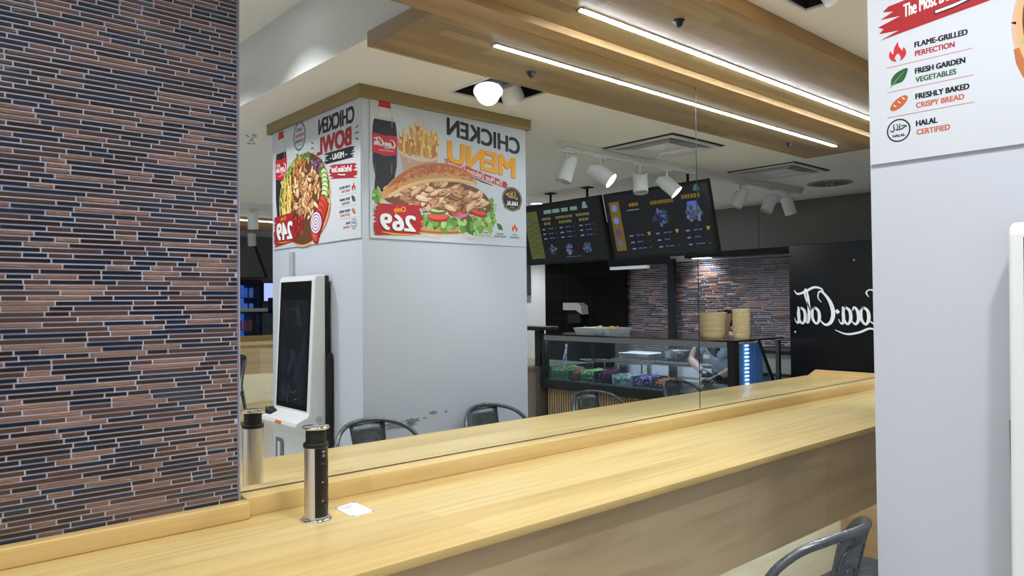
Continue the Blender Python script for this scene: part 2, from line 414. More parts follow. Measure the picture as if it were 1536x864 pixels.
for x, y, lab in ((2.266, -.40, 'small black round sensor under the oak ceiling panel near the lamp line start'), (4.617, -.396, 'small black round sensor under the oak ceiling panel near its far right end')):
    t = thing('ceiling_sensor', (x, y, 2.57), lab, 'sensor', 'ceiling sensors')
    m_ = MB(); m_.lathe([(.016, 2.601), (.016, 2.592), (.012, 2.580), (.006, 2.575), (0, 2.574)], (x, y, 0), MATTB, 20); m_.build('sensor_body', t)
    m_ = MB(); m_.lathe([(.022, 2.6008), (.022, 2.597), (.017, 2.5965)], (x, y, 0), DARKM, 20); m_.build('bezel', t)

# column
CX0, CX1, CY0, CY1 = 1.88, 3.00, -1.236, -2.30
mb = MB(); mb.box((CX0, CY1, 0), (CX1, CY0, 2.66), WALLP)
struct(mb.build('wall_column'))
t = thing('column_collar', (2.44, -1.77, 2.60), 'oak collar trim around the top of the white column', 'trim')
m_ = MB(); m_.box((CX0-.025, CY0, 2.598), (CX1+.025, CY0+.025, 2.6605), TRIMX); m_.build('long_board', t)
m_ = MB(); m_.box((CX0-.025, CY1-.025, 2.598), (CX1+.025, CY1, 2.6605), TRIMX); m_.build('long_board', t)
m_ = MB(); m_.box((CX0-.025, CY1, 2.598), (CX0, CY0, 2.6605), TRIMY); m_.build('side_board', t)
m_ = MB(); m_.box((CX1, CY1, 2.598), (CX1+.025, CY0, 2.6605), TRIMY); m_.build('side_board', t)
# scuffs on the column where chair backs rub
SC = mat('scuff', (128, 132, 132), .7)
cv = Canvas((3.0, CY0+.0004, 0), (-1, 0, 0), (0, 0, 1), None, (0, 1, 0), lambda rgb: SC)
rd = random.Random(5)
for i_, (x, z, rx, rz) in enumerate( ((2.10, .925, .09, .016), (2.17, .945, .045, .012), (2.305, .972, .03, .010), (2.39, .968, .012, .006), (2.25, .95, .012, .005))):
    cv.part('wall_scuff_%d' % i_); cv.ell((3.0-x, z), rx, rz, (0, 0, 0), 22, .08, .35, rd)
for o, lab in zip(cv.done().values(), ('longest grey scuff mark on the white column above the nearest chair', 'grey scuff mark at the end of the longest one on the white column', 'dark oval scuff mark midway between the two chair backs', 'small grey scuff mark near the second chair back on the column', 'tiny grey scuff mark between the oval one and the longest one')):
    o.name = 'wall_scuff'; tag(o, lab, 'scuff', 'scuffs on the column')
mb = MB(); mb.box((1.866, -2.045, 1.72), (1.8795, -1.995, 1.862), mat('duct_grey', (170, 176, 180), .5)); o = mb.build('cable_duct')
tag(o, 'short grey cable duct on the column above the ordering kiosk', 'cable duct')

# recessed twin lamp
t = thing('recessed_downlight', (2.48, -.86, 2.66), 'square recessed twin lamp in the ceiling by the oak panel', 'downlight')
m_ = MB()
for a, b in (((hx0-.012, hy0-.012), (hx1+.012, hy0)), ((hx0-.012, hy1), (hx1+.012, hy1+.012)), ((hx0-.012, hy0), (hx0, hy1)), ((hx1, hy0), (hx1+.012, hy1))):
    m_.box((*a, 2.652), (*b, 2.6602), PLAST)
m_.build('frame', t)
m_ = MB(); m_.box((hx0, hy0, 2.79), (hx1, hy1, 2.8), MATTB)
for a, b in (((hx0, hy0), (hx0+.003, hy1)), ((hx1-.003, hy0), (hx1, hy1)), ((hx0, hy0), (hx1, hy0+.003)), ((hx0, hy1-.003), (hx1, hy1))):
    m_.box((*a, 2.66), (*b, 2.79), MATTB)
m_.build('recess_box', t)
LAMP = mat('lamp_face', (255, 255, 255), .3, 0, 9.0)
def head(root, c, d, rad, ln, lit, name='lamp_head', energy=0, size=70, blend=.4, shellm=None):
    c = Vector(c); d = Vector(d).normalized(); shellm = shellm or PLAST
    m_ = MB(); m_.cyl(c, c-d*ln, rad, rad*.92, shellm, 32, False); m_.cyl(c-d*ln, c-d*(ln+.012), rad*.92, rad*.6, shellm, 32)
    m_.cyl(c, c-d*.008, rad*.93, rad*.90, PLAST if lit else MATTB, 32, False)
    h = m_.build(name, root, fix=False)
    m_ = MB(); m_.cyl(c-d*.006, c-d*.009, rad*.9, rad*.9, LAMP if lit else mat('lamp_face_off', (150, 152, 150), .15, .4), 32); m_.build('lens', h)
    if energy:
        ld = bpy.data.lights.new('lamp_light', 'SPOT'); ld.energy = energy; ld.spot_size = math.radians(size); ld.spot_blend = blend; ld.shadow_soft_size = rad*.8
        ld.color = (.93, .97, 1)
        lo = bpy.data.objects.new('lamp_light', ld); COL.objects.link(lo); lo.parent = h
        lo.location = c+d*.01-h.matrix_world.translation; lo.rotation_euler = d.to_track_quat('-Z', 'Y').to_euler()
    return h
head(t, (2.40, -.865, 2.640), (-.30, .35, -1), .075, .09, True, 'lamp_head', TRAP_W, 120)
head(t, (2.575, -.865, 2.632), (.75, -.35, -.75), .06, .10, False)
m_ = MB(); m_.tube([(2.485, hy0, 2.70), (2.485, hy1, 2.70)], .008, PLAST); m_.build('cross_bar', t)

# ceiling downlights: the pair at the soffit, the rest unseen and added as fill
def downlight(x, y, z, lab, W=DOWN_W, size=130, d=(0, 0, -1)):
    t = thing('ceiling_downlight', (x, y, z), lab, 'downlight', 'round downlights in the ceiling')
    m_ = MB(); m_.lathe([(.085, z+.0005), (.085, z-.006), (.07, z-.008), (.066, z-.002)], (x, y, 0), PLAST, 32); m_.build('trim_ring', t)
    m_ = MB(); m_.cyl((x, y, z-.003), (x, y, z-.0005), .066, .066, LAMP, 32); m_.build('lens', t)
    ld = bpy.data.lights.new('downlight_light', 'SPOT'); ld.energy = W; ld.spot_size = math.radians(size); ld.spot_blend = .5; ld.shadow_soft_size = .06; ld.color = (.94, .97, 1)
    lo = bpy.data.objects.new('downlight_light', ld); COL.objects.link(lo); lo.parent = t; lo.location = (0, 0, -.02)
    lo.rotation_euler = Vector(d).to_track_quat('-Z', 'Y').to_euler()
downlight(1.25, -1.20, 3.01, 'round ceiling downlight close to the soffit, washing it with a bright scallop', 45, 110)
downlight(1.05, -2.05, 3.01, 'round ceiling downlight near the soffit, second from the bar', 66, 130)
downlight(.2, -1.1, 3.01, 'unseen fill downlight over the bar in front of the tiled wall', 36)
downlight(-.9, -1.1, 3.01, 'unseen fill downlight over the bar beyond the tiled wall', 45)
downlight(-.6, -2.9, 3.01, 'unseen fill downlight on the mall side of the seating', 26)
downlight(.6, -3.4, 3.01, 'unseen fill downlight in front of the ordering kiosk', 14)
downlight(-2.2, -2.2, 3.01, 'unseen fill downlight farthest out towards the mall', 30)
downlight(2.6, -3.6, 2.66, 'unseen fill downlight behind the white column', 110)  # added behind the column for light bounced up to the ceiling
downlight(3.6, -5.2, 2.66, 'unseen fill downlight near the far bar', 80)  # likewise added out of view for bounced light
downlight(6.3, -2.5, 2.66, 'unseen fill downlight over the kitchen behind the menu board towards the steel wall', 120)  # added, hidden by the menu boards, to brighten person and kitchen
downlight(6.4, -3.9, 2.66, 'unseen fill downlight over the kitchen near the black tiled wall', 60)  # second added kitchen lamp, also out of view

# ---------------------------------------------------------------- posters on the column
PAPER = mat('poster_board', (203, 207, 213), .4)
RED = (166, 36, 42); DRED = (140, 28, 32); INK = (28, 29, 34); ORANGE = (232, 160, 36); GREEN = (46, 92, 52); RUST = (190, 98, 56); W_ = (238, 238, 238)

def flame(cv, x, y, s, c):
    cv.poly([(x+a*s, y+b*s) for a, b in smooth([(-.05, 0), (-.30, .12), (-.42, .38), (-.34, .62), (-.28, .48), (-.2, .44), (-.16, .7), (.02, 1.0), (.06, .78), (.2, .55), (.24, .5), (.3, .66), (.42, .40), (.34, .14), (.1, 0), (.16, .16), (.02, .4), (-.14, .2)], 3, True)], c)
def leaf(cv, x, y, s, c, c2=(120, 160, 110)):
    cv.poly([(x+a*s, y+b*s) for a, b in smooth([(-.42, -.38), (-.40, .0), (-.1, .32), (.45, .45), (.42, .1), (.2, -.26), (-.2, -.34)], 4, True)], c)
    cv.stroke([(x-.5*s, y-.5*s, 1), (x-.1*s, y-.08*s, 1), (x+.3*s, y+.3*s, .4)], .05*s, c2)
def bread(cv, x, y, s, c, cut=W_):
    cv.ell((x, y), .56*s, .27*s, c, 28, .62)
    for k in (-.24, 0, .24): cv.stroke([(x+(k-.06)*s, y+(k*.7+.14)*s, .5), (x+(k+.04)*s, y+(k*.7+.02)*s, 1), (x+(k+.10)*s, y+(k*.7+.0)*s, .5)], .06*s, cut)
def halal_script(cv, x, y, W, H, c, th=1.0):
    """the word halal in Arabic script, drawn stroke by stroke (right to left)"""
    P = lambda pts: smooth([(x+a*W, y+b*H, w_) for a, b, w_ in pts], 5)
    cv.stroke(P([(.66, .56, .5), (.78, .68, 1), (.98, .56, .7), (.84, .46, 1), (.74, .34, 1.1), (.66, .27, 1), (.55, .27, .9)]), .075*W*th, c)
    cv.stroke(P([(.60, .98, .8), (.57, .6, 1), (.56, .34, 1), (.50, .22, .9), (.38, .24, .8)]), .07*W*th, c)
    cv.stroke(P([(.40, .98, .8), (.46, .62, 1), (.42, .36, .9), (.32, .28, .6)]), .065*W*th, c)
    cv.stroke(P([(.22, 1.0, .8), (.22, .6, 1), (.24, .3, 1), (.14, .10, 1), (.03, .2, .8), (.02, .4, .3)]), .075*W*th, c)
def bottle(cv, x0, x1, y0, ytop, lab0, lab1, shelf=False):
    """cola bottle picture: outline, dark cola, clear neck, red cap and label"""
    cx = (x0+x1)/2; hw = (x1-x0)/2; H = ytop-y0
    pr = [(.80, 0), (.86, .03), (.84, .10), (.80, .18), (.97, .30), (.99, .42), (1.0, .60), (.98, .70), (.86, .79), (.52, .87), (.43, .90), (.43, .94)]
    pr = smooth(pr, 3)
    def shape(a, b, k=1.0):
        q = [p for p in pr if a <= p[1] <= b]
        return [(cx+p[0]*hw*k, y0+p[1]*H) for p in q]+[(cx-p[0]*hw*k, y0+p[1]*H) for p in q[::-1]]
    cv.poly(shape(0, .94), (196, 196, 196)); cv.poly(shape(0, .80, .97), (34, 24, 26))
    cv.poly(shape(.80, .94, .86), (214, 214, 214))
    for a, b, k, c in ((-.8, .0, .16, (96, 40, 44)), (.55, .02, .12, (84, 34, 38)), (-.55, .20, .05, (120, 110, 112)), (.72, .22, .05, (110, 98, 100)), (-.6, .72, .06, (140, 136, 138))):
        cv.poly([(cx+a*hw, y0+b*H), (cx+(a+k)*hw, y0+(b+.01)*H), (cx+(a+k*.8)*hw, y0+(b+.12)*H), (cx+a*hw*1.05, y0+(b+.11)*H)], c)
    cv.poly([(cx-hw, lab0), (cx, lab0-.012), (cx+hw, lab0), (cx+hw*1.0, lab1), (cx, lab1-.008), (cx-hw, lab1)], (190, 36, 46))
    script_logo(cv, cx-hw*.86, lab0+.030, hw*1.75, (lab1-lab0)*.52, W_, 1.7)
    cv.stroke([(cx-hw*.7, lab0+.018), (cx+hw*.5, lab0+.014)], .006, (226, 150, 150))
    cv.rect((cx-hw*.47, y0+H*.935), (cx+hw*.47, y0+H), (200, 44, 52)); cv.rect((cx-hw*.5, y0+H*.93), (cx+hw*.5, y0+H*.952), (172, 32, 40))
def scatter_meat(cv, n, cx, cy, rx, ry, rd, cols, ln, ang=None):
    for i in range(n):
        t = rd.uniform(0, 2*math.pi); q = math.sqrt(rd.random()); x = cx+q*rx*math.cos(t); y = cy+q*ry*math.sin(t)
        a = rd.uniform(0, math.pi) if ang is None else ang+rd.uniform(-.6, .6)
        L = ln*rd.uniform(.6, 1.2)
        c = cols[i % len(cols)]
        sh = tuple(int(v*.62) for v in c)
        cv.ell((x+.003, y-.006), L*.56, L*.25, (118, 74, 46), 9, a, .16, rd)
        cv.ell((x, y), L*.52, L*.21, c, 10, a, .2, rd)
        hl = tuple(min(255, int(v*1.13)) for v in c)
        cv.ell((x-.002, y+.004), L*.34, L*.08, hl, 8, a, .2, rd)
        if i % 2: cv.ell((x+L*.1, y), L*.16, L*.04, (146, 88, 52), 7, a, .2, rd)
def frill(cv, pts, rd, cols, s):
    for k, p in enumerate(pts):
        cv.ell((p[0]+rd.uniform(-s, s)*.5, p[1]+rd.uniform(-s, s)*.5), s*rd.uniform(.5, 1), s*rd.uniform(.3, .7), cols[k % len(cols)], 9, rd.uniform(0, 3), .35, rd)
def burst(cv, x, y, s, side, c):
    for k in (-.5, 0, .5):
        a = k*.9+(math.pi-.5 if side < 0 else .5)
        cv.stroke([(x+math.cos(a)*s*.6, y+math.sin(a)*s*.6), (x+math.cos(a)*s, y+math.sin(a)*s)], s*.16, c)
def price(cv, u0, v0, u1, v1, txt, seed, tu0, tv0, tu1, tv1):
    rd = random.Random(seed); n = 16; L = []; R = []
    for i in range(n+1):
        t = i/n; e = .018*(1 if i % 2 else .2); v = v0+(v1-v0)*t
        L.append((u0+e*rd.random()*1.6+.02*abs(t-.5), v+.02*(1-t))); R.append((u1-e*rd.random()*1.6-.02*abs(t-.5), v-.01*t))
    cv.poly(L+R[::-1], RED)
    for k in range(5): cv.stroke([(u0+rd.uniform(0, .03), v0+(v1-v0)*rd.random(), 1), (u1-rd.uniform(0, .03), v0+(v1-v0)*rd.random(), .3)], .004, DRED)
    cv.text(txt, tu0+.006, tv0-.006, tu1+.006, tv1-.006, (70, 16, 18), .045)
    cv.text(txt, tu0, tv0, tu1, tv1, W_, .045)

# --- poster with the bowl (on the side of the column that faces the camera)
t = thing('food_poster', (1.877, -1.76, 1.892), 'white poster of a salad bowl with price 249, on the column above the ordering kiosk', 'poster')
m_ = MB(); m_.box((1.8738, -2.272, 1.892), (1.8796, -1.2385, 2.597), PAPER); m_.build('poster_board', t)
cv = Canvas((1.8735, -1.24, 0), (0, -1, 0), (0, 0, 1), t, (-1, 0, 0)); rd = random.Random(11)
cv.part('bottle_picture'); bottle(cv, .845, 1.0, 1.99, 2.590, 2.312, 2.432)
cv.part('headline')
cv.text('CHICKEN', .055, 2.484, .448, 2.572, INK, .045); cv.text('BOWL', .085, 2.372, .468, 2.470, RED, .055)
for s, x in ((-1, .045), (1, .505)):
    for k in (-1, 0, 1): cv.stroke([(x, 2.425+k*.026), (x+s*.030, 2.425+k*.036)], .006, INK)
cv.brush(.06, 2.306, .372, 2.366, INK, .02, 4, .05); cv.text('- MENU -', .135, 2.320, .318, 2.352, W_, .04, slope=.03)
cv.part('ribbon')
cv.brush(.035, 2.196, .322, 2.272, RED, .11, 5, .045)
cv.text('The Most Delicious Chicken!', .082, 2.236, .300, 2.268, W_, .02, slope=.11, shear=.008)
cv.stroke([(.150, 2.227, 1), (.19, 2.231, 1), (.236, 2.240, .8)], .011, INK); cv.stroke([(.152, 2.2285, 1), (.19, 2.2325, 1), (.236, 2.2415, .6)], .006, W_)
cv.part('badge')
cv.ring((.678, 2.521), .074, .080, .007, INK); cv.ring((.678, 2.521), .064, .070, .003, INK)
cv.text('100%', .642, 2.548, .714, 2.568, INK, .03); cv.text('PREMIUM', .624, 2.515, .732, 2.535, RED, .03); cv.text('CHICKEN', .628, 2.484, .728, 2.504, INK, .03)
cv.stroke([(.655, 2.47), (.70, 2.47)], .003, INK)
cv.part('bowl_picture', 30)
bc = (.625, 2.155)
cv.ell((.60, 2.145), .298, .240, (206, 176, 150), 60); 
pts = [(.316, 2.16)]+[(.633+.312*math.cos(a), 2.10+.205*math.sin(a)) for a in [math.pi+.12*0+k*math.pi/20 for k in range(21)]][::-1]+[(.950, 2.16)]
cv.poly([(1.25-x, y) for x, y in pts], (180, 112, 66))
cv.ell((.630, 2.150), .320, .266, (216, 168, 124), 60); cv.ell((.630, 2.155), .308, .258, (104, 62, 40), 60)
ringp = [(.632+.275*math.cos(a)+rd.uniform(-.012, .012), 2.16+.232*math.sin(a)+rd.uniform(-.014, .014)) for a in [-.35+k*(math.pi+.7)/90 for k in range(90)]]
ringp = [p for p in ringp if not (p[0] < .545 and p[1] > 2.325)]
frill(cv, ringp, rd, [(96, 132, 54), (132, 164, 78), (70, 104, 40), (164, 186, 104)], .030)
for k in range(46): # shredded red cabbage, carrot, yellow strips
    x, y = .46+rd.uniform(-.07, .07), 2.322+rd.uniform(-.036, .022); a = rd.uniform(0, 3.1)
    cv.stroke([(x, y), (x+.035*math.cos(a), y+.03*math.sin(a))], .008, rd.choice([(92, 42, 84), (130, 70, 116), (70, 30, 62), (176, 130, 160)]))
for k in range(50):
    x, y = .69+rd.uniform(-.075, .075), 2.315+rd.uniform(-.06, .05); a = rd.uniform(.6, 2.4)
    cv.stroke([(x, y), (x+.045*math.cos(a), y+.04*math.sin(a))], .009, rd.choice([(204, 122, 58), (182, 98, 44), (222, 146, 84)]))
for k in range(60):
    x, y = .845+rd.uniform(-.065, .055), 2.17+rd.uniform(-.11, .10); a = rd.uniform(.9, 2.0)
    cv.stroke([(x, y), (x+.055*math.cos(a), y+.055*math.sin(a))], .010, rd.choice([(232, 200, 96), (244, 220, 134), (212, 174, 70)]))
for k in range(7):
    x, y = .372+.004*abs(k-3), 2.272-k*.024
    cv.ell((x, y), .040, .026, (60, 104, 48), 20, .3); cv.ell((x, y), .034, .021, (196, 214, 142), 20, .3); cv.ell((x, y), .018, .010, (222, 230, 176), 14, .3)
for k in range(7):
    x, y = .385+.018*k, 2.10-.026*k
    cv.ell((x, y), .062, .040, (150, 30, 24), 20, .9); cv.ell((x+.006, y+.006), .052, .030, (206, 70, 50), 20, .9); cv.ell((x+.01, y+.006), .03, .012, (226, 112, 84), 14, .9)
scatter_meat(cv, 120, .605, 2.19, .165, .145, rd, [(222, 178, 126), (204, 150, 98), (234, 198, 150), (186, 128, 80)], .055)
for k in range(60): cv.ell((.70+rd.uniform(-.06, .06), 2.01+rd.uniform(-.055, .05)), .014, .011, rd.choice([(164, 34, 34), (196, 60, 52), (130, 22, 24)]), 8, rd.random()*3, .2, rd)
for k, (rr, c) in enumerate(((.070, (112, 50, 96)), (.063, (232, 218, 230)), (.052, (140, 80, 126)), (.045, (240, 230, 238)), (.034, (146, 88, 132)), (.027, (240, 230, 238)), (.016, (150, 92, 136)), (.009, (238, 226, 234)))):
    cv.ell((.478, 2.008), rr, rr*.92, c, 30)
cv.part('feature_list')
def item(y, a, b, colb, draw):
    draw(y)
for y, a, b, cb, ua, ub in ((2.158, 'FLAME-GRILLED', 'PERFECTION', RED, .218, .191), (2.095, 'FRESH GARDEN', 'VEGETABLES', GREEN, .212, .193), (2.034, 'FRESHLY BAKED', 'CRISPY BREAD', RUST, .219, .208), (1.970, 'HALAL', 'CERTIFIED', RUST, .152, .178)):
    cv.text(a, .105, y-.001, ua, y+.0125, INK, .05); cv.text(b, .106, y-.022, ub, y-.009, cb, .035)
for y in (2.1235, 2.063, 2.0015): cv.rect((.041, y-.0006), (.228, y+.0006), (206, 110, 110))
flame(cv, .067, 2.134, .047, (196, 52, 48)); leaf(cv, .069, 2.094, .042, GREEN); bread(cv, .068, 2.032, .042, RUST)
cv.ring((.066, 1.9665), .0255, .0262, .0032, INK); halal_script(cv, .047, 1.963, .038, .020, INK, .9); cv.text('HALAL', .052, 1.951, .081, 1.9575, INK, .05)
cv.part('price_badge', 1150); price(cv, .735, 1.905, 1.028, 2.095, '249', 9, .768, 1.940, .985, 2.045)
cv.stroke([(.80, 1.930, .4), (.88, 1.926, 1), (.97, 1.932, .5)], .006, ORANGE)
cv.text('Only', .85, 2.052, .93, 2.080, ORANGE, .02, shear=.02)
cv.done()

# --- poster with the sandwich (on the side of the column that faces the mirror)
t = thing('food_poster', (2.46, -1.233, 1.892), 'white poster of a chicken sandwich with fries and price 269, on the white column', 'poster')
m_ = MB(); m_.box((1.925, -1.2357, 1.892), (2.995, -1.2298, 2.597), PAPER); m_.build('poster_board', t)
cv = Canvas((3.0, -1.2295, 0), (-1, 0, 0), (0, 0, 1), t, (0, 1, 0)); rd = random.Random(21)
cv.part('fries_picture')
for k in range(70):
    x = rd.uniform(.66, .88); h = rd.uniform(.05, .165)*(1-abs(x-.77)*2.2); a = (x-.77)*1.6+rd.uniform(-.35, .35)
    y = 2.335+rd.uniform(0, .03); c = rd.choice([(222, 168, 86), (206, 146, 66), (236, 190, 112), (184, 120, 52)])
    p, q = (x, y), (x+math.sin(a)*h*1.15, y+math.cos(a)*h*1.05)
    cv.stroke([p, q], .019, tuple(int(v*.66) for v in c)); cv.stroke([(p[0]-.001, p[1]), (q[0]-.001, q[1])], .015, c)
    cv.stroke([(q[0]-.003, q[1]-.02), (q[0], q[1])], .013, (240, 206, 140))
cv.poly(smooth([(.652, 2.352), (.70, 2.330), (.775, 2.322), (.85, 2.330), (.899, 2.352)], 5)+[(.878, 2.25), (.775, 2.235), (.672, 2.25)], (196, 158, 136))
cv.stroke(smooth([(.652, 2.352), (.70, 2.331), (.775, 2.323), (.85, 2.331), (.899, 2.352)], 5), .012, (226, 198, 178))
for k in range(8): cv.ell((rd.uniform(.70, .86), rd.uniform(2.25, 2.31)), .014, .008, rd.choice([(176, 134, 112), (214, 182, 160)]), 8, rd.random()*3, .3, rd)
for x, y in ((.80, 2.545), (.775, 2.52), (.74, 2.50)): cv.stroke(smooth([(x, y, .3), (x+.012, y+.02, 1), (x+.004, y+.045, .2)], 4), .005, (196, 170, 140))
cv.part('bottle_picture'); bottle(cv, .914, 1.064, 2.130, 2.600, 2.330, 2.430)
cv.part('sandwich_picture', 260)
for k in range(40): cv.ell((rd.uniform(.30, .95), 1.945+rd.uniform(-.03, .03)+.06*max(0, .5-0.0)*0), rd.uniform(.02, .06), .004, (214, 192, 164), 9, rd.uniform(-.15, .15), .4, rd)
cv.poly(smooth([(.26, 2.035), (.45, 1.958), (.62, 1.934), (.80, 1.936), (.90, 1.965), (.92, 2.02), (.6, 2.02), (.35, 2.06)], 6, True), (196, 138, 84))
cv.stroke(smooth([(.27, 2.04), (.45, 1.965), (.62, 1.943), (.80, 1.944)], 5), .010, (150, 92, 52))
let = [(96, 138, 62), (136, 172, 92), (66, 108, 44), (170, 198, 124), (110, 152, 70)]
frill(cv, [(.27+rd.random()*.50, 2.005+rd.uniform(-.03, .03)) for k in range(80)], rd, let, .034)
frill(cv, [(.285+rd.uniform(-.03, .02), 2.03+rd.random()*.12) for k in range(30)], rd, let, .026)
frill(cv, [(1.03+rd.uniform(-.035, .03), 2.105+rd.uniform(-.022, .022)) for k in range(26)], rd, let, .022)
cv.poly(smooth([(.28, 2.11), (.36, 2.20), (.60, 2.235), (.85, 2.21), (1.0, 2.12), (.92, 2.07), (.6, 2.06), (.36, 2.06)], 6, True), (110, 66, 42))
for x, y, a in ((.52, 2.052, .12), (.655, 2.025, -.05), (.385, 2.075, .2)):
    cv.ell((x, y), .072, .026, (160, 40, 36), 24, a); cv.ell((x, y+.005), .066, .017, (212, 84, 70), 24, a)
for x, y, a in ((.66, 2.062, -.05), (.37, 2.115, .5)):
    cv.ell((x, y), .064, .022, (56, 96, 48), 22, a); cv.ell((x, y+.004), .056, .014, (190, 206, 140), 22, a)
for x, y, a in ((.47, 2.052, .5), (.74, 2.072, .1), (.44, 2.066, .7)):
    cv.stroke(smooth([(x, y, .5), (x+.05*math.cos(a), y-.02, 1), (x+.10*math.cos(a), y-.012, .4)], 4), .012, (186, 140, 176))
scatter_meat(cv, 130, .635, 2.145, .335, .068, rd, [(214, 170, 132), (196, 146, 108), (230, 194, 158), (178, 122, 84)], .082, -.35)
cv.poly(smooth([(.385, 2.225), (.42, 2.285), (.52, 2.318), (.66, 2.322), (.80, 2.29), (.92, 2.22), (1.0, 2.14), (1.012, 2.10), (.96, 2.108), (.86, 2.16), (.72, 2.205), (.58, 2.225), (.46, 2.228)], 6, True), (200, 148, 92))
cv.poly(smooth([(.40, 2.258), (.46, 2.298), (.56, 2.319), (.68, 2.316), (.80, 2.286), (.91, 2.222), (.975, 2.155), (.90, 2.195), (.78, 2.242), (.62, 2.268), (.48, 2.268)], 6, True), (176, 96, 54))
for k in range(150):
    x = rd.uniform(.42, .95); yb = 2.31-2.0*max(0, x-.66)**2*.9-max(0, .5-x)*.4
    cv.ell((x, yb-rd.uniform(.004, .055)), rd.uniform(.004, .016), rd.uniform(.003, .007), rd.choice([(196, 118, 70), (150, 76, 42), (214, 146, 94), (164, 86, 48)]), 8, rd.uniform(-.6, .2), .3, rd)
cv.stroke(smooth([(.39, 2.225), (.46, 2.240), (.58, 2.238), (.72, 2.218), (.86, 2.173), (.97, 2.110)], 6), .016, (224, 188, 138))
cv.part('headline')
cv.text('CHICKEN', .050, 2.438, .594, 2.536, INK, .04, slope=.085); cv.text('MENU', .090, 2.292, .594, 2.412, (150, 96, 24), .055, slope=.08)
cv.text('MENU', .086, 2.297, .590, 2.417, ORANGE, .052, slope=.08)
cv.part('ribbon')
cv.brush(.150, 2.226, .612, 2.266, (170, 48, 58), .19, 6, .03); cv.text('The Most Delicious Chicken!', .185, 2.238, .588, 2.270, (244, 220, 222), .02, slope=.19, shear=.008)
cv.stroke([(.265, 2.236, .4), (.35, 2.252, 1), (.435, 2.276, .5)], .010, INK)
cv.part('halal_badge')
cv.poly([(.055, 2.11), (.18, 2.11), (.185, 2.135), (.05, 2.135)], (188, 126, 50))
cv.ell((.117, 2.170), .079, .072, INK, 40); cv.ring((.117, 2.170), .072, .065, .003, (196, 160, 90))
halal_script(cv, .072, 2.168, .094, .050, (210, 160, 70), 1); cv.text('HALAL', .072, 2.132, .162, 2.158, W_, .045); 
for k in (-1, 0, 1): cv.ell((.117+k*.014, 2.120), .004, .004, (210, 160, 70), 8)
cv.part('flame_icon')
flame(cv, .098, 1.975, .055, (206, 84, 56)); cv.part('leaf_icon'); leaf(cv, .214, 1.998, .048, GREEN); cv.part('bread_icon'); cv.ell((.330, 1.998), .016, .028, (222, 156, 64), 22, .5); 
for x, a, b in ((.098, 'JUICY', 'CHICKEN'), (.214, 'FRESH', 'VEGETABLES'), (.332, 'FRESH &', 'CRISPY BREAD')):
    cv.part('icon_caption_%s' % b[:2]); n = .036 if len(b) < 8 else .046
    cv.text(a, x-n*.6, 1.953, x+n*.6, 1.964, INK, .03); cv.text(b, x-n, 1.938, x+n, 1.949, INK, .03)
cv.part('price_badge', 1300); price(cv, .752, 1.908, 1.066, 2.080, '269', 17, .803, 1.936, 1.022, 2.022)
cv.text('Only', .865, 2.030, .94, 2.066, ORANGE, .02, shear=.02, slope=-.1)
burst(cv, .79, 2.035, .035, -1, W_); burst(cv, 1.03, 2.045, .030, 1, W_)
cv.stroke([(.82, 1.922, .4), (.92, 1.918, 1), (1.01, 1.926, .5)], .008, ORANGE)
for n_, o_ in cv.done().items():
    if n_.startswith('icon_caption'): o_.name = 'icon_caption'


# ---------------------------------------------------------------- things on the bar
TX, TY, TZ = .900, -.207, .9962
t = thing('socket_tower', (TX, TY, TZ), 'pop-up socket tower of satin aluminium with black socket face, standing on the bar', 'socket tower')
m_ = MB(); m_.lathe([(.041, TZ), (.041, TZ+.003), (.037, TZ+.006), (.031, TZ+.0065)], (TX, TY, 0), CHROME, 48); m_.build('base_flange', t)
m_ = MB(); m_.lathe([(.0305, TZ+.006), (.0305, TZ+.189)], (TX, TY, 0), ALU, 48); m_.build('body', t)
m_ = MB(); m_.lathe([(.031, TZ+.189), (.0325, TZ+.190), (.0325, TZ+.199), (.031, TZ+.201), (.024, TZ+.201)], (TX, TY, 0), MATTB, 48); m_.build('collar', t)
m_ = MB(); m_.lathe([(.0262, TZ+.2005), (.0262, TZ+.236)], (TX, TY, 0), MATTB, 40)
m_.build('neck', t)
m_ = MB(); m_.lathe([(.030, TZ+.235), (.0345, TZ+.237), (.0355, TZ+.240), (.034, TZ+.2435), (.02, TZ+.2455), (0, TZ+.246)], (TX, TY, 0), CHROME, 48); m_.build('cap', t)
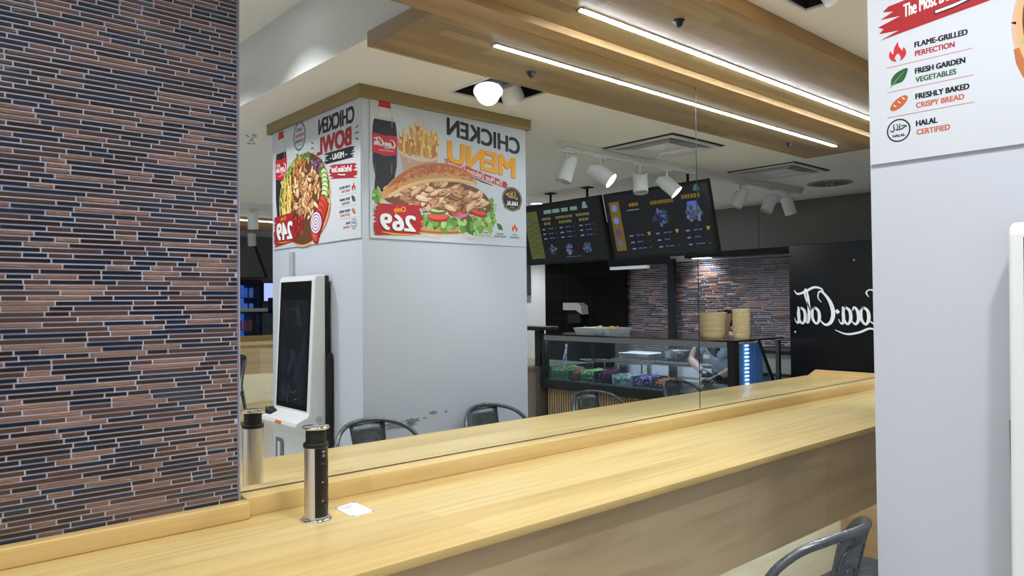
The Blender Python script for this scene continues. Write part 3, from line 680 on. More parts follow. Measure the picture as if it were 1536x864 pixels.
# flat black socket face turned slightly to the right of the user
fd = Vector((.20, -1.0, 0)).normalized(); fs_ = Vector((-fd.y, fd.x, 0)); fs_ = Vector((fd.y*-1, fd.x, 0))
tc_ = Vector((TX, TY, 0))
def FP(a, h, z): return tc_+fs_*a+fd*h+Vector((0, 0, TZ+z))
BLKP = mat('socket_black', (20, 20, 21), .3)
m_ = MB(); n = 14; hw = .0215
arc = [(-hw+2*hw*i/n) for i in range(n+1)]
pf = [(a, math.sqrt(.0312**2-a*a)) for a in arc]
m_.add([FP(a, h, .010) for a, h in pf]+[FP(a, h, .1885) for a, h in pf], [(i, i+1, n+2+i, n+1+i) for i in range(n)], BLKP, True)
face = m_.build('socket_face', t)
for z in (.046, .094, .142):
    m_ = MB(); N = 28
    for (ra, ha, rb, hb, mm) in ((.0205, .0318, .0185, .0316, MATTB), (.0185, .0316, .0175, .0255, MATTB)):
        vs = [FP(ra*math.cos(2*math.pi*i/N), min(ha, .0008+math.sqrt(max(.0312**2-(ra*math.cos(2*math.pi*i/N))**2, 0))) if ha > .03 else ha, z+ra*math.sin(2*math.pi*i/N)) for i in range(N)]
        vs += [FP(rb*math.cos(2*math.pi*i/N), min(hb, .0008+math.sqrt(max(.0312**2-(rb*math.cos(2*math.pi*i/N))**2, 0))) if hb > .03 else hb, z+rb*math.sin(2*math.pi*i/N)) for i in range(N)]
        m_.add(vs, [(i, (i+1) % N, N+(i+1) % N, N+i) for i in range(N)], mm, True)
    s_ = m_.build('socket', t)
    m_ = MB(); m_.cyl(FP(-.004, .0300, z+.007), FP(-.004, .0330, z+.007), .0022, .0020, CHROME, 12); m_.build('earth_pin', s_)
    m_ = MB()
    for a in (-.007, .007): m_.cyl(FP(a, .0300, z-.002), FP(a, .0318, z-.002), .0024, .0024, mat('hole_black', (4, 4, 4), .8), 10)
    m_.build('pin_holes', s_)
m_ = MB()
for a, b, z0, z1 in ((-.0045, -.0005, .177, .182), (.0005, .0045, .177, .182)):
    m_.add([FP(a, .0318, z0), FP(b, .0318, z0), FP(b, .0318, z1), FP(a, .0318, z1)], [(0, 1, 2, 3)], ALU)
m_.build('usb_port', t, fix=False)
m_ = MB(); m_.cyl(FP(0, .0308, .169), FP(0, .0322, .169), .004, .004, GREYP, 16); m_.build('button', t)

t = thing('table_card', (1.02, -.20, .9962), 'small white printed card lying flat on the bar beside the socket tower', 'card')
m_ = MB(); cp = [(.984, -.150), (1.056, -.130), (1.047, -.256), (.978, -.258)]
m_.prism(cp, 'z', .9962, .9972, mat('card_white', (232, 234, 242), .35)); m_.build('card_sheet', t)
cv = Canvas((0, 0, .9973), (1, 0, 0), (0, 1, 0), t, (0, 0, 1)); 
for k_, ((x, y), c) in enumerate(zip(cp, ((70, 90, 190), (70, 90, 190), (206, 70, 70), (70, 90, 190)))): cv.part('corner_mark_%d' % k_); cv.ell((x+(1.017-x)*.10, y+(-.20-y)*.08), .005, .004, c, 12)
for k in range(3): cv.part('printed_line_%d' % k); cv.stroke([(.992+.002*k, -.165-.008*k), (1.03, -.158-.008*k)], .0018, (170, 174, 190))
for n_, o_ in cv.done().items(): o_.name = n_[:n_.rindex('_')]

# chairs
chair = thing('metal_chair', (0, 0, 0), '', 'chair', 'steel chairs along the bar')
CH = .985
yz = lambda z: -.150-.068*((z-.60)/(CH-.60))**1.5
hp = [(.170, -.120, .56), (.190, -.085, .66), (.214, -.075, .76), (.226, -.085, .85), (.216, -.110, .905), (.176, -.152, .950), (.120, -.194, .973), (.06, -.221, .983), (0, -.230, CH)]; hp = hp+[(-x, y, z) for x, y, z in hp[:-1][::-1]]
m_ = MB(); m_.tube(smooth(hp, 6), .0115, TOLIX, 14); m_.build('back_hoop', chair)
m_ = MB(); pw = lambda z: .066+.032*((z-.60)/(.36))
N = 10; zs = [.60+(.972-.60)*i/N for i in range(N+1)]
vs = []
for dy in (-.0015, .0015):
    for z in zs:
        for k in range(7):
            x = (k/3-1)*pw(z); vs.append((x, yz(z)+dy-.010*(1-(k/3-1)**2), z))
nn = (N+1)*7; fs2 = []
for i in range(N):
    for k in range(6):
        a = i*7+k; fs2 += [(a, a+1, a+8, a+7), (nn+a, nn+a+7, nn+a+8, nn+a+1)]
for i in range(N): fs2 += [(i*7, i*7+7, nn+i*7+7, nn+i*7), (i*7+6, nn+i*7+6, nn+i*7+13, i*7+13)]
fs2 += [(N*7+k, N*7+k+1, nn+N*7+k+1, nn+N*7+k) for k in range(6)]
m_.add(vs, fs2, TOLIX, True); plate = m_.build('back_plate', chair)
m_ = MB()
py = lambda x, z: yz(z)-.010*(1-(x/pw(z))**2)
for sgn in (-1, 1):
    for pts in ([(-.055, .66), (-.066, .80), (-.070, .90), (-.055, .935), (0, .942), (.055, .935), (.070, .90), (.066, .80), (.055, .66)], [(-.026, .66), (-.032, .82), (-.028, .872), (0, .888), (.028, .872), (.032, .82), (.026, .66)]):
        m_.tube([(x, py(x, z)+sgn*.0022, z) for x, z in smooth(pts, 5)], .0034, TOLIX, 8)
m_.build('embossing', plate)
m_ = MB(); sp = []
for cx, cy, a0 in ((.150, .140, 0), (-.150, .140, 90), (-.135, -.120, 180), (.135, -.120, 270)):
    sp += [(cx+.035*math.cos(math.radians(a0+i*15)), cy+.035*math.sin(math.radians(a0+i*15))) for i in range(7)]
m_.prism(sp, 'z', .588, .600, TOLIX); m_.prism([(x*.97, y*.97) for x, y in sp], 'z', .552, .588, TOLIX); m_.build('seat', chair)
for sx in (-1, 1):
    for sy in (-1, 1):
        tx, ty = sx*.150, (.135 if sy > 0 else -.125); bx, by = sx*.205, (.20 if sy > 0 else -.205)
        m_ = MB(); wd = .030
        for (za, zb) in ((.565, .0),):
            A = [(tx+dx*wd, ty+dy*wd*.9, za) for dx, dy in ((-.5, -.5), (.5, -.5), (.5, .5), (-.5, .5))]
            Bq = [(bx+dx*wd*.6, by+dy*wd*.6, zb) for dx, dy in ((-.5, -.5), (.5, -.5), (.5, .5), (-.5, .5))]
            m_.add(A+Bq, [(0, 1, 2, 3), (4, 7, 6, 5), (0, 4, 5, 1), (1, 5, 6, 2), (2, 6, 7, 3), (3, 7, 4, 0)], TOLIX)
        m_.build('leg', chair)
m_ = MB()
for sy in (.172, -.172): m_.tube([(-.176, sy, .24), (.176, sy, .24)], .008, TOLIX, 10)
for sx in (-.178, .178): m_.tube([(sx, -.165, .24), (sx, .172, .24)], .008, TOLIX, 10)
m_.build('cross_brace', chair)
spots = [(1.865, -.970, .03, 'grey steel chair with hooped back, beside the corner of the white column and the kiosk'),
         (2.62, -.968, -.03, 'grey steel chair with hooped back, against the white column near its far corner'),
         (3.455, -.97, .05, 'grey steel chair at the bar in front of the cut vegetables'),
         (4.36, -.97, -.04, 'last grey steel chair along the bar, towards the black fridge')]
for i, (x, y, rz, lab) in enumerate(spots):
    c = chair if i == 0 else copy_tree(chair)
    c.location = (x, y, 0); c.rotation_euler.z = rz; c['label'] = lab

# ordering kiosk on the column
KY0, KY1 = -1.55, -1.98
t = thing('ordering_kiosk', (1.80, -1.765, 0), 'white self-ordering kiosk with tall dark touchscreen against the column', 'kiosk')
prof = [(1.836, .04), (1.765, .04), (1.755, .80), (1.735, .862), (1.690, .905), (1.668, .930), (1.672, .948), (1.700, .962), (1.735, .975), (1.745, .990), (1.778, 1.690), (1.784, 1.708), (1.800, 1.716), (1.836, 1.716)]
bm = bmesh.new(); n = len(prof)
A = [bm.verts.new((x, KY0, z)) for x, z in prof]; B_ = [bm.verts.new((x, KY1, z)) for x, z in prof]
bm.faces.new(A); bm.faces.new(B_[::-1])
for i in range(n): bm.faces.new((A[i], B_[i], B_[(i+1) % n], A[(i+1) % n]))
bmesh.ops.recalc_face_normals(bm, faces=bm.faces[:])
ed = [e for e in bm.edges if abs(e.verts[0].co.y-e.verts[1].co.y) < 1e-6 and not (e.verts[0].co.x > 1.83 and e.verts[1].co.x > 1.83)]
bmesh.ops.bevel(bm, geom=ed, offset=.009, segments=3, profile=.5, affect='EDGES')
bm.verts.index_update(); m_ = MB(); m_.add([v.co for v in bm.verts], [[v.index for v in q.verts] for q in bm.faces], PLAST); bm.free()
m_.build('shell', t)
m_ = MB(); m_.box((1.836, KY1+.01, .06), (1.866, KY0-.006, 1.712), MATTB, .006); m_.build('back_housing', t)
m_ = MB(); m_.box((1.866, KY1+.08, .75), (1.8797, KY0+.0-.03, 1.38), MATTB); m_.box((1.836, KY0-.004, .70), (1.872, KY0+.020, 1.30), MATTB, .004); m_.build('wall_bracket', t)
m_ = MB(); m_.box((1.70, KY1-.02, 0), (1.875, KY0+.02, .04), GREYP, .006); m_.build('foot_plate', t)
sx = lambda z: 1.745+.033*(z-.990)/.70-.0012
GLB = mat('touch_glass', (8, 9, 12), .06, 0, 0, .7)
m_ = MB(); zz = (1.000, 1.684)
m_.add([(sx(zz[0]), -1.578, zz[0]), (sx(zz[0]), -1.952, zz[0]), (sx(zz[1]), -1.952, zz[1]), (sx(zz[1]), -1.578, zz[1])], [(0, 1, 2, 3)], GLB)
scr = m_.build('touchscreen', t, fix=False)
Vd = Vector((.033, 0, .70)).normalized()
cv = Canvas((sx(1.0)-.0004, -1.578, 1.0), (0, -1, 0), Vd, scr, (-1, 0, .047), lambda c: glow(c, .55)); rd = random.Random(4)
cv.part('screen_image'); cv.rect((.018, .03), (.356, .585), (14, 17, 24))
for k in range(26):
    cv.ell((.10+rd.uniform(-.05, .20), .08+rd.random()*.42), rd.uniform(.012, .045), rd.uniform(.02, .08), rd.choice([(22, 30, 44), (26, 36, 62), (22, 40, 36), (34, 44, 60), (18, 22, 34), (30, 30, 40)]), 14, rd.uniform(-.4, .4), .25, rd)
cv.stroke(smooth([(.13, .10), (.18, .085), (.23, .12)], 6), .006, (70, 84, 40)); cv.stroke([(.13, .535), (.25, .532)], .010, (40, 44, 56))
cv.rect((.12, .05), (.15, .054), (110, 116, 130))
cv.done()
m_ = MB(); m_.box((1.667, -1.795, .926), (1.694, -1.718, .945), mat('orange_slot', (226, 116, 50), .4), .003); m_.build('receipt_slot', t, label='orange receipt slot')
m_ = MB(); m_.prism([(-1.972, .955), (-1.905, .958), (-1.905, .972), (-1.972, .994)], 'x', 1.69, 1.735, MATTB); m_.build('card_reader', t)
m_ = MB(); m_.prism([(-1.968, .60), (-1.89, .60), (-1.872, .855), (-1.968, .855)], 'x', 1.748, 1.757, GREYP); m_.box((1.744, -1.935, .70), (1.7485, -1.905, .80), PLAST); m_.build('code_scanner', t)
m_ = MB(); m_.cyl((1.800, KY0+.0006, .955), (1.800, KY0-.004, .955), .019, .019, mat('speaker_grille', (188, 190, 190), .6), 28); m_.build('speaker_grille', t)

# ---------------------------------------------------------------- ceiling fittings over the service side
def cassette(cx, cy, lab):
    t = thing('air_vent', (cx, cy, 2.66), lab, 'air vent', 'square air vents')
    h = .285; m_ = MB()
    for a, b in (((-h-.02, -h-.02), (h+.02, -h)), ((-h-.02, h), (h+.02, h+.02)), ((-h-.02, -h), (-h, h)), ((h, -h), (h+.02, h))):
        m_.box((cx+a[0], cy+a[1], 2.654), (cx+b[0], cy+b[1], 2.6602), MATTB)
    m_.build('shadow_gap', t)
    m_ = MB()
    for k, (a, b) in enumerate(((h, .25), )):
        for s in (-1, 1):
            m_.box((cx-a, cy+s*b, 2.644), (cx+a, cy+s*a, 2.6602), PLAST); m_.box((cx+s*b, cy-b, 2.644), (cx+s*a, cy+b, 2.6602), PLAST)
    m_.build('frame', t)
    for i, hh in enumerate((.232, .207, .182, .157)):
        m_ = MB()
        q = [(-hh, -hh), (hh, -hh), (hh, hh), (-hh, hh)]; q2 = [(x*(hh-.018)/hh, y*(hh-.018)/hh) for x, y in q]
        vs = [(cx+x, cy+y, 2.640) for x, y in q]+[(cx+x, cy+y, 2.657) for x, y in q2]+[(cx+x*.995, cy+y*.995, 2.638) for x, y in q]
        m_.add(vs, [(j, (j+1) % 4, 4+(j+1) % 4, 4+j) for j in range(4)]+[(j, (j+1) % 4, 8+(j+1) % 4, 8+j) for j in range(4)], PLAST); m_.build('louvre', t)
    m_ = MB(); m_.prism([(cx-.25, cy-.25), (cx+.25, cy-.25), (cx+.25, cy+.25), (cx-.25, cy+.25)], 'z', 2.6585, 2.6602, MATTB); m_.build('throat', t)
    m_ = MB(); q = .135; m_.add([(cx-q, cy-q, 2.650), (cx+q, cy-q, 2.650), (cx+q, cy+q, 2.650), (cx-q, cy+q, 2.650), (cx, cy, 2.632)], [(0, 1, 4), (1, 2, 4), (2, 3, 4), (3, 0, 4)], PLAST); m_.build('centre_plate', t)
cassette(4.275, -1.165, 'square ceiling air vent beside the start of the spotlight track')
cassette(5.855, -1.140, 'square ceiling air vent beyond the end of the oak panel')
t = thing('swirl_diffuser', (6.85, -1.16, 2.65), 'round swirl air diffuser in the far ceiling by the steel wall', 'air diffuser')
m_ = MB(); m_.lathe([(.20, 2.6605), (.20, 2.653), (.185, 2.650), (.04, 2.650), (0, 2.648)], (6.85, -1.16, 0), mat('diffuser_grey', (150, 152, 152), .6), 36); m_.build('face_plate', t)
for k in range(14):
    a = k*2*math.pi/14; ca, sa = math.cos(a), math.sin(a); m_ = MB()
    P_ = lambda rr, s, z: (6.85+rr*ca-s*sa, -1.16+rr*sa+s*ca, z)
    m_.add([P_(.05, -.004, 2.6485), P_(.16, -.011, 2.6485), P_(.16, .011, 2.6485), P_(.05, .004, 2.6485), P_(.05, -.004, 2.652), P_(.16, -.011, 2.652), P_(.16, .011, 2.652), P_(.05, .004, 2.652)], [(0, 1, 2, 3), (0, 4, 5, 1), (1, 5, 6, 2), (2, 6, 7, 3), (3, 7, 4, 0)], MATTB); m_.build('slot', t)
t = thing('light_track', (5.27, -1.47, 2.60), 'white ceiling track that carries the spotlights over the service side', 'light track')
m_ = MB(); m_.box((3.56, -1.525, 2.628), (6.97, -1.475, 2.6602), PLAST, .002); m_.build('mounting_rail', t)
m_ = MB(); m_.box((3.60, -1.518, 2.600), (6.95, -1.482, 2.628), PLAST, .003); m_.build('power_rail', t)
def track_spot(x, d, lit, lab, y=-1.50, z=2.60, W=0):
    t = thing('track_spotlight', (x, y, z), lab, 'spotlight', 'white track spotlights')
    d = Vector(d).normalized()
    m_ = MB(); m_.box((x-.06, y-.012, z-.014), (x+.06, y+.012, z-.0005), PLAST, .002); m_.build('adapter', t)
    m_ = MB(); m_.cyl((x, y, z-.012), (x, y, z-.075), .009, .009, PLAST, 14); m_.build('stem', t)
    c = Vector((x, y, z-.115)); rad = .056
    m_ = MB(); m_.cyl(c+d*.105, c-d*.02, rad, rad, PLAST, 32, False); N = 32
    # open back with a V-shaped cut
    a = d.orthogonal().normalized(); up = Vector((0, 0, 1)); a = (up-d*up.dot(d)).normalized(); b = d.cross(a)
    vs = []
    for i in range(N):
        th = 2*math.pi*i/N; p = (a*math.cos(th)+b*math.sin(th))*rad
        cut = .055*max(0, math.cos(th))**1.0*1.0
        vs += [c-d*.02+p, c-d*(.075-cut)+p]
    m_.add(vs, [(2*i, 2*i+1, (2*i+3) % (2*N), (2*i+2) % (2*N)) for i in range(N)], PLAST, True)
    m_.cyl(c-d*.018, c-d*.021, rad*.97, rad*.97, GREYP, N)
    h = m_.build('housing', t, fix=False)
    m_ = MB(); m_.cyl(c+d*(.103 if lit else .06), c+d*(.100 if lit else .057), rad*.96, rad*.96, LAMP if lit else mat('lamp_face_off', (150, 152, 150), .15, .4), N); m_.build('lens', t)
    if W:
        ld = bpy.data.lights.new('spot_light', 'SPOT'); ld.energy = W; ld.spot_size = math.radians(60); ld.spot_blend = .5; ld.shadow_soft_size = .05; ld.color = (.95, .97, 1)
        lo = bpy.data.objects.new('spot_light', ld); COL.objects.link(lo); lo.parent = t; lo.location = c+d*.115-Vector((x, y, z)); lo.rotation_euler = d.to_track_quat('-Z', 'Y').to_euler()
track_spot(3.634, (-.30, -.10, -1), False, 'unlit white track spotlight at the start of the ceiling track')
track_spot(3.975, (.36, .76, -.65), True, 'lit white track spotlight, second from the start of the track', W=40)
track_spot(4.434, (-.12, .12, -1), False, 'unlit white track spotlight pointing down between the two lit ones')
track_spot(4.770, (.36, .70, -.75), True, 'lit white track spotlight in front of the larger menu board', W=40)
track_spot(5.845, (-.30, -.35, -1), False, 'unlit white track spotlight just right of the menu boards')
track_spot(6.366, (-.35, -.30, -1), False, 'unlit white track spotlight in front of the steel wall, second from the track end')
track_spot(6.693, (.35, .15, -1), False, 'unlit white track spotlight at the far end of the track')
downlight(5.63, -3.90, 2.66, 'round ceiling downlight above the menu board corner next to the column', 70)
downlight(6.9, -6.4, 2.66, 'unseen fill downlight over the white passage behind the menu boards', 70)  # unseen lamp added to brighten the white wall there

# ---------------------------------------------------------------- service wall
mb = MB(); mb.box((7.80, -10.2, 0), (7.95, .1, 2.80), WHITE); struct(mb.build('wall_right'))
mb = MB(); mb.box((7.775, -4.56, .60), (7.7995, -.8, 2.06), GROUT)
mosaic(mb, -4.56, -2.0, .9, 2.06, .008, lambda a, h, z: (7.775-h, a, z), 13, .024, .007, (.10, .16, .2, .2, .3)); struct(mb.build('wall_tiles_kitchen'))
t = thing('steel_wall_cladding', (7.79, -2.4, 2.14), 'brushed steel cladding on the wall above the brown kitchen tiles', 'wall cladding')
for y0, y1 in ((-4.6, -2.425), (-2.42, -.02)):
    m_ = MB(); m_.box((7.770, y0, 2.14), (7.799, y1, 2.659), CLAD); m_.build('steel_sheet', t)
t = thing('extractor_ledge', (7.6, -2.5, 2.08), 'dark metal ledge running above the brown kitchen tiles', 'ledge')
m_ = MB(); m_.box((7.55, -3.30, 2.075), (7.769, -.02, 2.139), DARKM, .004); m_.build('ledge_body', t)
m_ = MB(); m_.box((7.60, -3.22, 2.070), (7.68, -3.00, 2.0755), LAMP); m_.build('ledge_lamp', t)
ld = bpy.data.lights.new('ledge_light', 'SPOT'); ld.energy = 45; ld.spot_size = math.radians(110); ld.spot_blend = .6; ld.shadow_soft_size = .04
lo = bpy.data.objects.new('ledge_light', ld); COL.objects.link(lo); lo.parent = t; lo.location = Vector((7.60, -3.12, 2.06))-t.location; lo.rotation_euler = Vector((.55, 0, -1)).to_track_quat('-Z', 'Y').to_euler()
m_ = MB(); m_.box((7.766, -5.965, 0), (7.7998, -4.57, 2.66), BLACK)
for z in (1.30, 1.62, 1.94): m_.box((7.7645, -5.96, z), (7.766, -4.575, z+.004), mat('black_joint', (34, 34, 36), .5))
for y in (-5.5, -5.05): m_.box((7.7645, y, .9), (7.766, y+.004, 2.4), mat('black_joint', (34, 34, 36), .5))
struct(m_.build('wall_black_tiled'))
t = thing('door_frame', (7.72, -4.05, .6), 'dark metal frame with white light bar standing before the kitchen tiles', 'frame')
m_ = MB(); m_.box((7.64, -3.62, .0), (7.70, -3.53, 2.09), DARKM); m_.build('post', t)
m_ = MB(); m_.box((7.64, -4.60, 2.03), (7.70, -3.62, 2.12), DARKM); m_.build('header', t)
m_ = MB(); m_.box((7.60, -4.54, 1.985), (7.66, -3.91, 2.025), mat('light_bar', (220, 224, 228), .4, 0, .25), .004); m_.build('light_bar', t)
m_ = MB(); m_.box((7.66, -4.58, .60), (7.69, -4.32, 2.03), BLACK); m_.build('shadow_sheet', t)  # black sheet standing for shadow at the end of the tiles
t = thing('towel_dispenser', (7.7, -5.25, 1.40), 'pale grey paper dispenser on the black tiled wall', 'dispenser')
m_ = MB(); m_.prism([(-5.45, 1.44), (-5.45, 1.545), (-5.18, 1.545), (-5.10, 1.50), (-5.085, 1.38), (-5.2, 1.44)], 'x', 7.62, 7.764, mat('dispenser_grey', (190, 188, 182), .4)); m_.build('cover', t)
m_ = MB(); m_.box((7.66, -5.40, 1.25), (7.764, -5.15, 1.44), MATTB, .01); m_.build('holder', t)
mb = MB(); mb.box((7.70, -6.42, 1.665), (7.7995, -6.32, 2.40), mat('dark_panel', (70, 74, 80), .5)); o = mb.build('wall_speaker'); tag(o, 'tall dark panel hanging on the white wall beside the column edge', 'panel')

# menu boards
def menu_board(y0, lab):
    t = thing('menu_board', (5.15, y0-.55, 1.94), lab, 'menu board', 'tilted menu boards')
    Vv = Vector((5.046-5.2, 0, .59)); Hh = Vv.length; Vv.normalize(); Uu = Vector((0, -1, 0)); Nn = Vector((-Vv.z, 0, Vv.x)); W = 1.095
    O = Vector((5.2, y0, 1.94)); P = lambda a, b, h: O+Uu*a+Vv*b+Nn*h
    m_ = MB(); c = [(0, 0), (W, 0), (W, Hh), (0, Hh)]
    vs = [P(a, b, 0) for a, b in c]+[P(a, b, -.045) for a, b in c]
    m_.add(vs, [(4, 7, 6, 5), (0, 4, 5, 1), (1, 5, 6, 2), (2, 6, 7, 3), (3, 7, 4, 0)], MATTB)
    b_ = .024; ci = [(b_, b_), (W-b_, b_), (W-b_, Hh-b_), (b_, Hh-b_)]
    m_.add([P(a, b, 0) for a, b in c]+[P(a, b, 0) for a, b in ci], [(i, (i+1) % 4, 4+(i+1) % 4, 4+i) for i in range(4)], MATTB); m_.build('housing', t)
    m_ = MB()
    for a in (.3, .8):
        q = P(a, Hh*.8, -.045); m_.tube([q, (q.x+.10, q.y, q.z+.03), (q.x+.10, q.y, 2.659)], .012, MATTB); m_.box((q.x+.06, q.y-.05, 2.650), (q.x+.14, q.y+.05, 2.6602), MATTB)
    m_.build('ceiling_bracket', t)
    cv = Canvas(P(0, 0, 0), Uu, Vv, t, Nn, lambda c_: glow(c_, .36)); cv.part('screen')
    cv.poly([(b_, b_), (W-b_, b_), (W-b_, Hh-b_), (b_, Hh-b_)], (40, 43, 47))  # base tone lifted to include reflections on the screen
    # s,t run in the mirror picture's sense (left to right, top down) -> flip u
    q = lambda s, tt: (b_+(1-s)*(W-2*b_), b_+(1-tt)*(Hh-2*b_))
    return t, cv, q
def bars(cv, q, s, tt, w, h, c, n=1, rd=random):
    x = s
    for k in range(n):
        ww = w/n*rd.uniform(.7, .9); cv.poly([q(x, tt), q(x+ww, tt), q(x+ww, tt+h), q(x, tt+h)], c); x += w/n
rd = random.Random(8)
t, cv, q = menu_board(-1.318, 'menu board towards the steel wall, dark screen with two wrap pictures and yellow strip')
cv.part('strip', 6); cv.poly([q(.025, .10), q(.135, .10), q(.135, .90), q(.025, .90)], (150, 122, 50))
for tt, c in ((.20, (150, 168, 235)), (.40, (150, 168, 235)), (.60, (110, 96, 150)), (.78, (130, 130, 170))): cv.ell(q(.075, tt), .032, .034, c, 20)
cv.part('headings', 6)
bars(cv, q, .24, .155, .10, .05, (190, 140, 40), 4, rd); bars(cv, q, .21, .255, .18, .012, (190, 180, 200), 1, rd)
bars(cv, q, .46, .165, .23, .055, (160, 126, 44), 9, rd); bars(cv, q, .77, .135, .17, .06, (160, 136, 40), 6, rd)
cv.ring(q(.165, .12), .022, .020, .006, (110, 54, 40), 20, .6, 5.6); cv.poly([q(.885, .10), q(.945, .10), q(.935, .03), q(.915, .0), q(.895, .03)], (96, 140, 124))
cv.part('pictures', 6)
for s0, cc in ((.545, [(70, 66, 120), (96, 90, 150), (54, 52, 84), (110, 130, 190), (60, 110, 90)]), (.86, [(120, 140, 220), (150, 160, 210), (96, 110, 140), (140, 150, 150), (84, 96, 110)])):
    if s0 > .7: cv.poly([q(.815, .24), q(.895, .24), q(.945, .46), q(.79, .46)], (112, 136, 228))
    for k in range(40):
        a = rd.uniform(0, 6.28); r_ = math.sqrt(rd.random())
        cv.ell(q(s0+.075*r_*math.cos(a), .43+.12*r_*math.sin(a)), rd.uniform(.008, .03), rd.uniform(.006, .02), rd.choice(cc), 9, rd.uniform(0, 3), .3, rd)
cv.part('price_list', 6)
for i, s0 in enumerate((.19, .47, .76)):
    for j in range(3):
        tt = .66+.105*j
        bars(cv, q, s0+.004*j, tt, .045, .022, (170, 160, 220), 1, rd); bars(cv, q, s0+.075, tt-.002, .09 if j != 1 else .06, .018, (120, 122, 210), 2, rd)
        if j == 0: cv.poly([q(s0+.19, tt-.03), q(s0+.225, tt-.03), q(s0+.215, tt+.025), q(s0+.20, tt+.025)], (190, 186, 80))
        else: bars(cv, q, s0+.19, tt, .03, .014, ((120, 50, 50), (90, 130, 90))[j-1], 1, rd)
cv.done()
t, cv, q = menu_board(-2.462, 'menu board beside the white column, dark screen with pale green strip and three small pictures')
cv.part('strip', 6); cv.poly([q(.03, .07), q(.215, .07), q(.215, .93), q(.03, .93)], (118, 124, 74))
for k in range(14): bars(cv, q, .06+.07*(k % 2), .22+.048*k, .075, .012, (64, 68, 44), 2, rd)
cv.ell(q(.07, .2), .02, .035, (110, 116, 140), 14)
cv.part('headings', 6); bars(cv, q, .31, .075, .46, .065, (150, 190, 170), 4, rd); cv.poly([q(.80, .13), q(.87, .13), q(.85, .02), q(.82, .02)], (160, 186, 180))
for s0, w_, n in ((.27, .12, 5), (.45, .22, 9), (.71, .17, 6)):
    bars(cv, q, s0, .205, w_, .045, (150, 142, 90), n, rd); bars(cv, q, s0+w_*.15, .29, w_*.75, .045, (150, 142, 90), max(2, n-3), rd)
cv.part('price_list', 6)
for s0 in (.25, .48, .73):
    for j in range(3):
        tt = .40+.085*j; bars(cv, q, s0, tt, .05, .020, (180, 180, 215), 1, rd); bars(cv, q, s0+.075, tt, .075, .014, (130, 140, 215), 2, rd); bars(cv, q, s0+.17, tt, .025, .018, (100, 110, 90), 1, rd)
cv.part('pictures', 6)
for s0 in (.34, .55, .78):
    for k in range(26):
        a = rd.uniform(0, 6.28); r_ = math.sqrt(rd.random())
        cv.ell(q(s0+.045*r_*math.cos(a), .79+.085*r_*math.sin(a)), rd.uniform(.006, .02), rd.uniform(.005, .016), rd.choice([(96, 110, 190), (70, 130, 110), (120, 90, 110), (150, 160, 200), (60, 70, 110)]), 9, rd.uniform(0, 3), .3, rd)
bars(cv, q, .50, .925, .20, .012, (80, 130, 190), 3, rd)
cv.done()

# drinks fridge at the end of the bar, its front black with white script
t = thing('drinks_fridge', (5.65, -.40, 0), 'tall black drinks fridge with white script lettering at the end of the bar', 'fridge')
m_ = MB(); m_.box((5.325, -.785, .02), (5.98, -.02, 1.975), BLACK, .006); m_.build('cabinet', t)
m_ = MB()
for x in (5.38, 5.92):
    for y in (-.74, -.08): m_.cyl((x, y, 0), (x, y, .022), .02, .02, MATTB, 12)
m_.build('feet', t)
m_ = MB(); m_.box((5.322, -.785, 1.9755), (5.98, -.02, 1.982), DARKM); m_.build('top_edge', t)
cv = Canvas((5.3242, 0, 0), (0, -1, 0), (0, 0, 1), t, (-1, 0, 0), lambda c: mat('fridge_lettering', (226, 230, 238), .5)); cv.part('script_lettering')
script_logo(cv, .045, 1.315, .700, .36, (0, 0, 0), 1.0)
cv.ell((.742, 1.315), .007, .007, (0, 0, 0), 14); cv.done()
m_ = MB(); m_.cyl((5.3245, -.29, 1.84), (5.322, -.29, 1.84), .006, .006, ALU, 12); m_.build('lock', t)

# ---------------------------------------------------------------- display counter with cut vegetables
t = thing('display_counter', (5.1, -1.95, 0), 'black framed glass display counter of cut vegetables on a ribbed wooden base', 'display counter')
RIB = wood('ribbed_oak', (178, 152, 116), (160, 134, 100), (130, 106, 78), 'zy', (1, .1), .5)
m_ = MB(); m_.box((4.90, -2.98, 0), (5.55, -.96, .755), RIB)
for k in range(66): m_.box((4.872, -2.975+.0305*k, .03), (4.901, -2.975+.0305*k+.019, .752), RIB)
m_.build('ribbed_base', t)
m_ = MB(); m_.box((4.80, -2.99, .755), (5.56, -.94, .835), MATTB, .004); m_.build('sill', t)
m_ = MB(); m_.box((4.845, -2.95, .8352), (5.52, -1.0, .842), STEEL); m_.build('deck', t)
for y0, y1, mm in ((-1.005, -.945, MATTB), (-2.985, -2.945, MATTB)):
    m_ = MB(); m_.box((4.805, y0, .835), (4.865, y1, 1.250), mm); m_.build('post', t)
m_ = MB(); m_.box((5.47, -.985, .842), (5.50, -.955, 1.238), MATTB); m_.build('post', t)
m_ = MB(); m_.box((5.47, -2.97, .842), (5.50, -2.94, 1.238), MATTB); m_.build('post', t)
m_ = MB(); m_.box((4.797, -2.944, 1.205), (4.815, -1.006, 1.250), mat('grey_rail', (128, 130, 128), .45)); m_.build('front_rail', t)
m_ = MB(); m_.box((4.797, -2.99, 1.2505), (5.52, -.94, 1.262), mat('dark_glass', (22, 24, 30), .08)); m_.build('top_shelf', t)
m_ = MB(); m_.box((4.822, -2.944, .842), (4.828, -1.006, 1.249), GLASS); m_.build('front_glass', t)
m_ = MB(); m_.prism([(4.866, .842), (5.40, .842), (5.16, 1.235), (4.866, 1.235)], 'y', -.962, -.957, GLASS); m_.build('end_glass', t)
m_ = MB(); m_.tube([(5.43, -.958, .842), (5.17, -.958, 1.245)], .014, MATTB, 4); m_.build('end_strut', t)
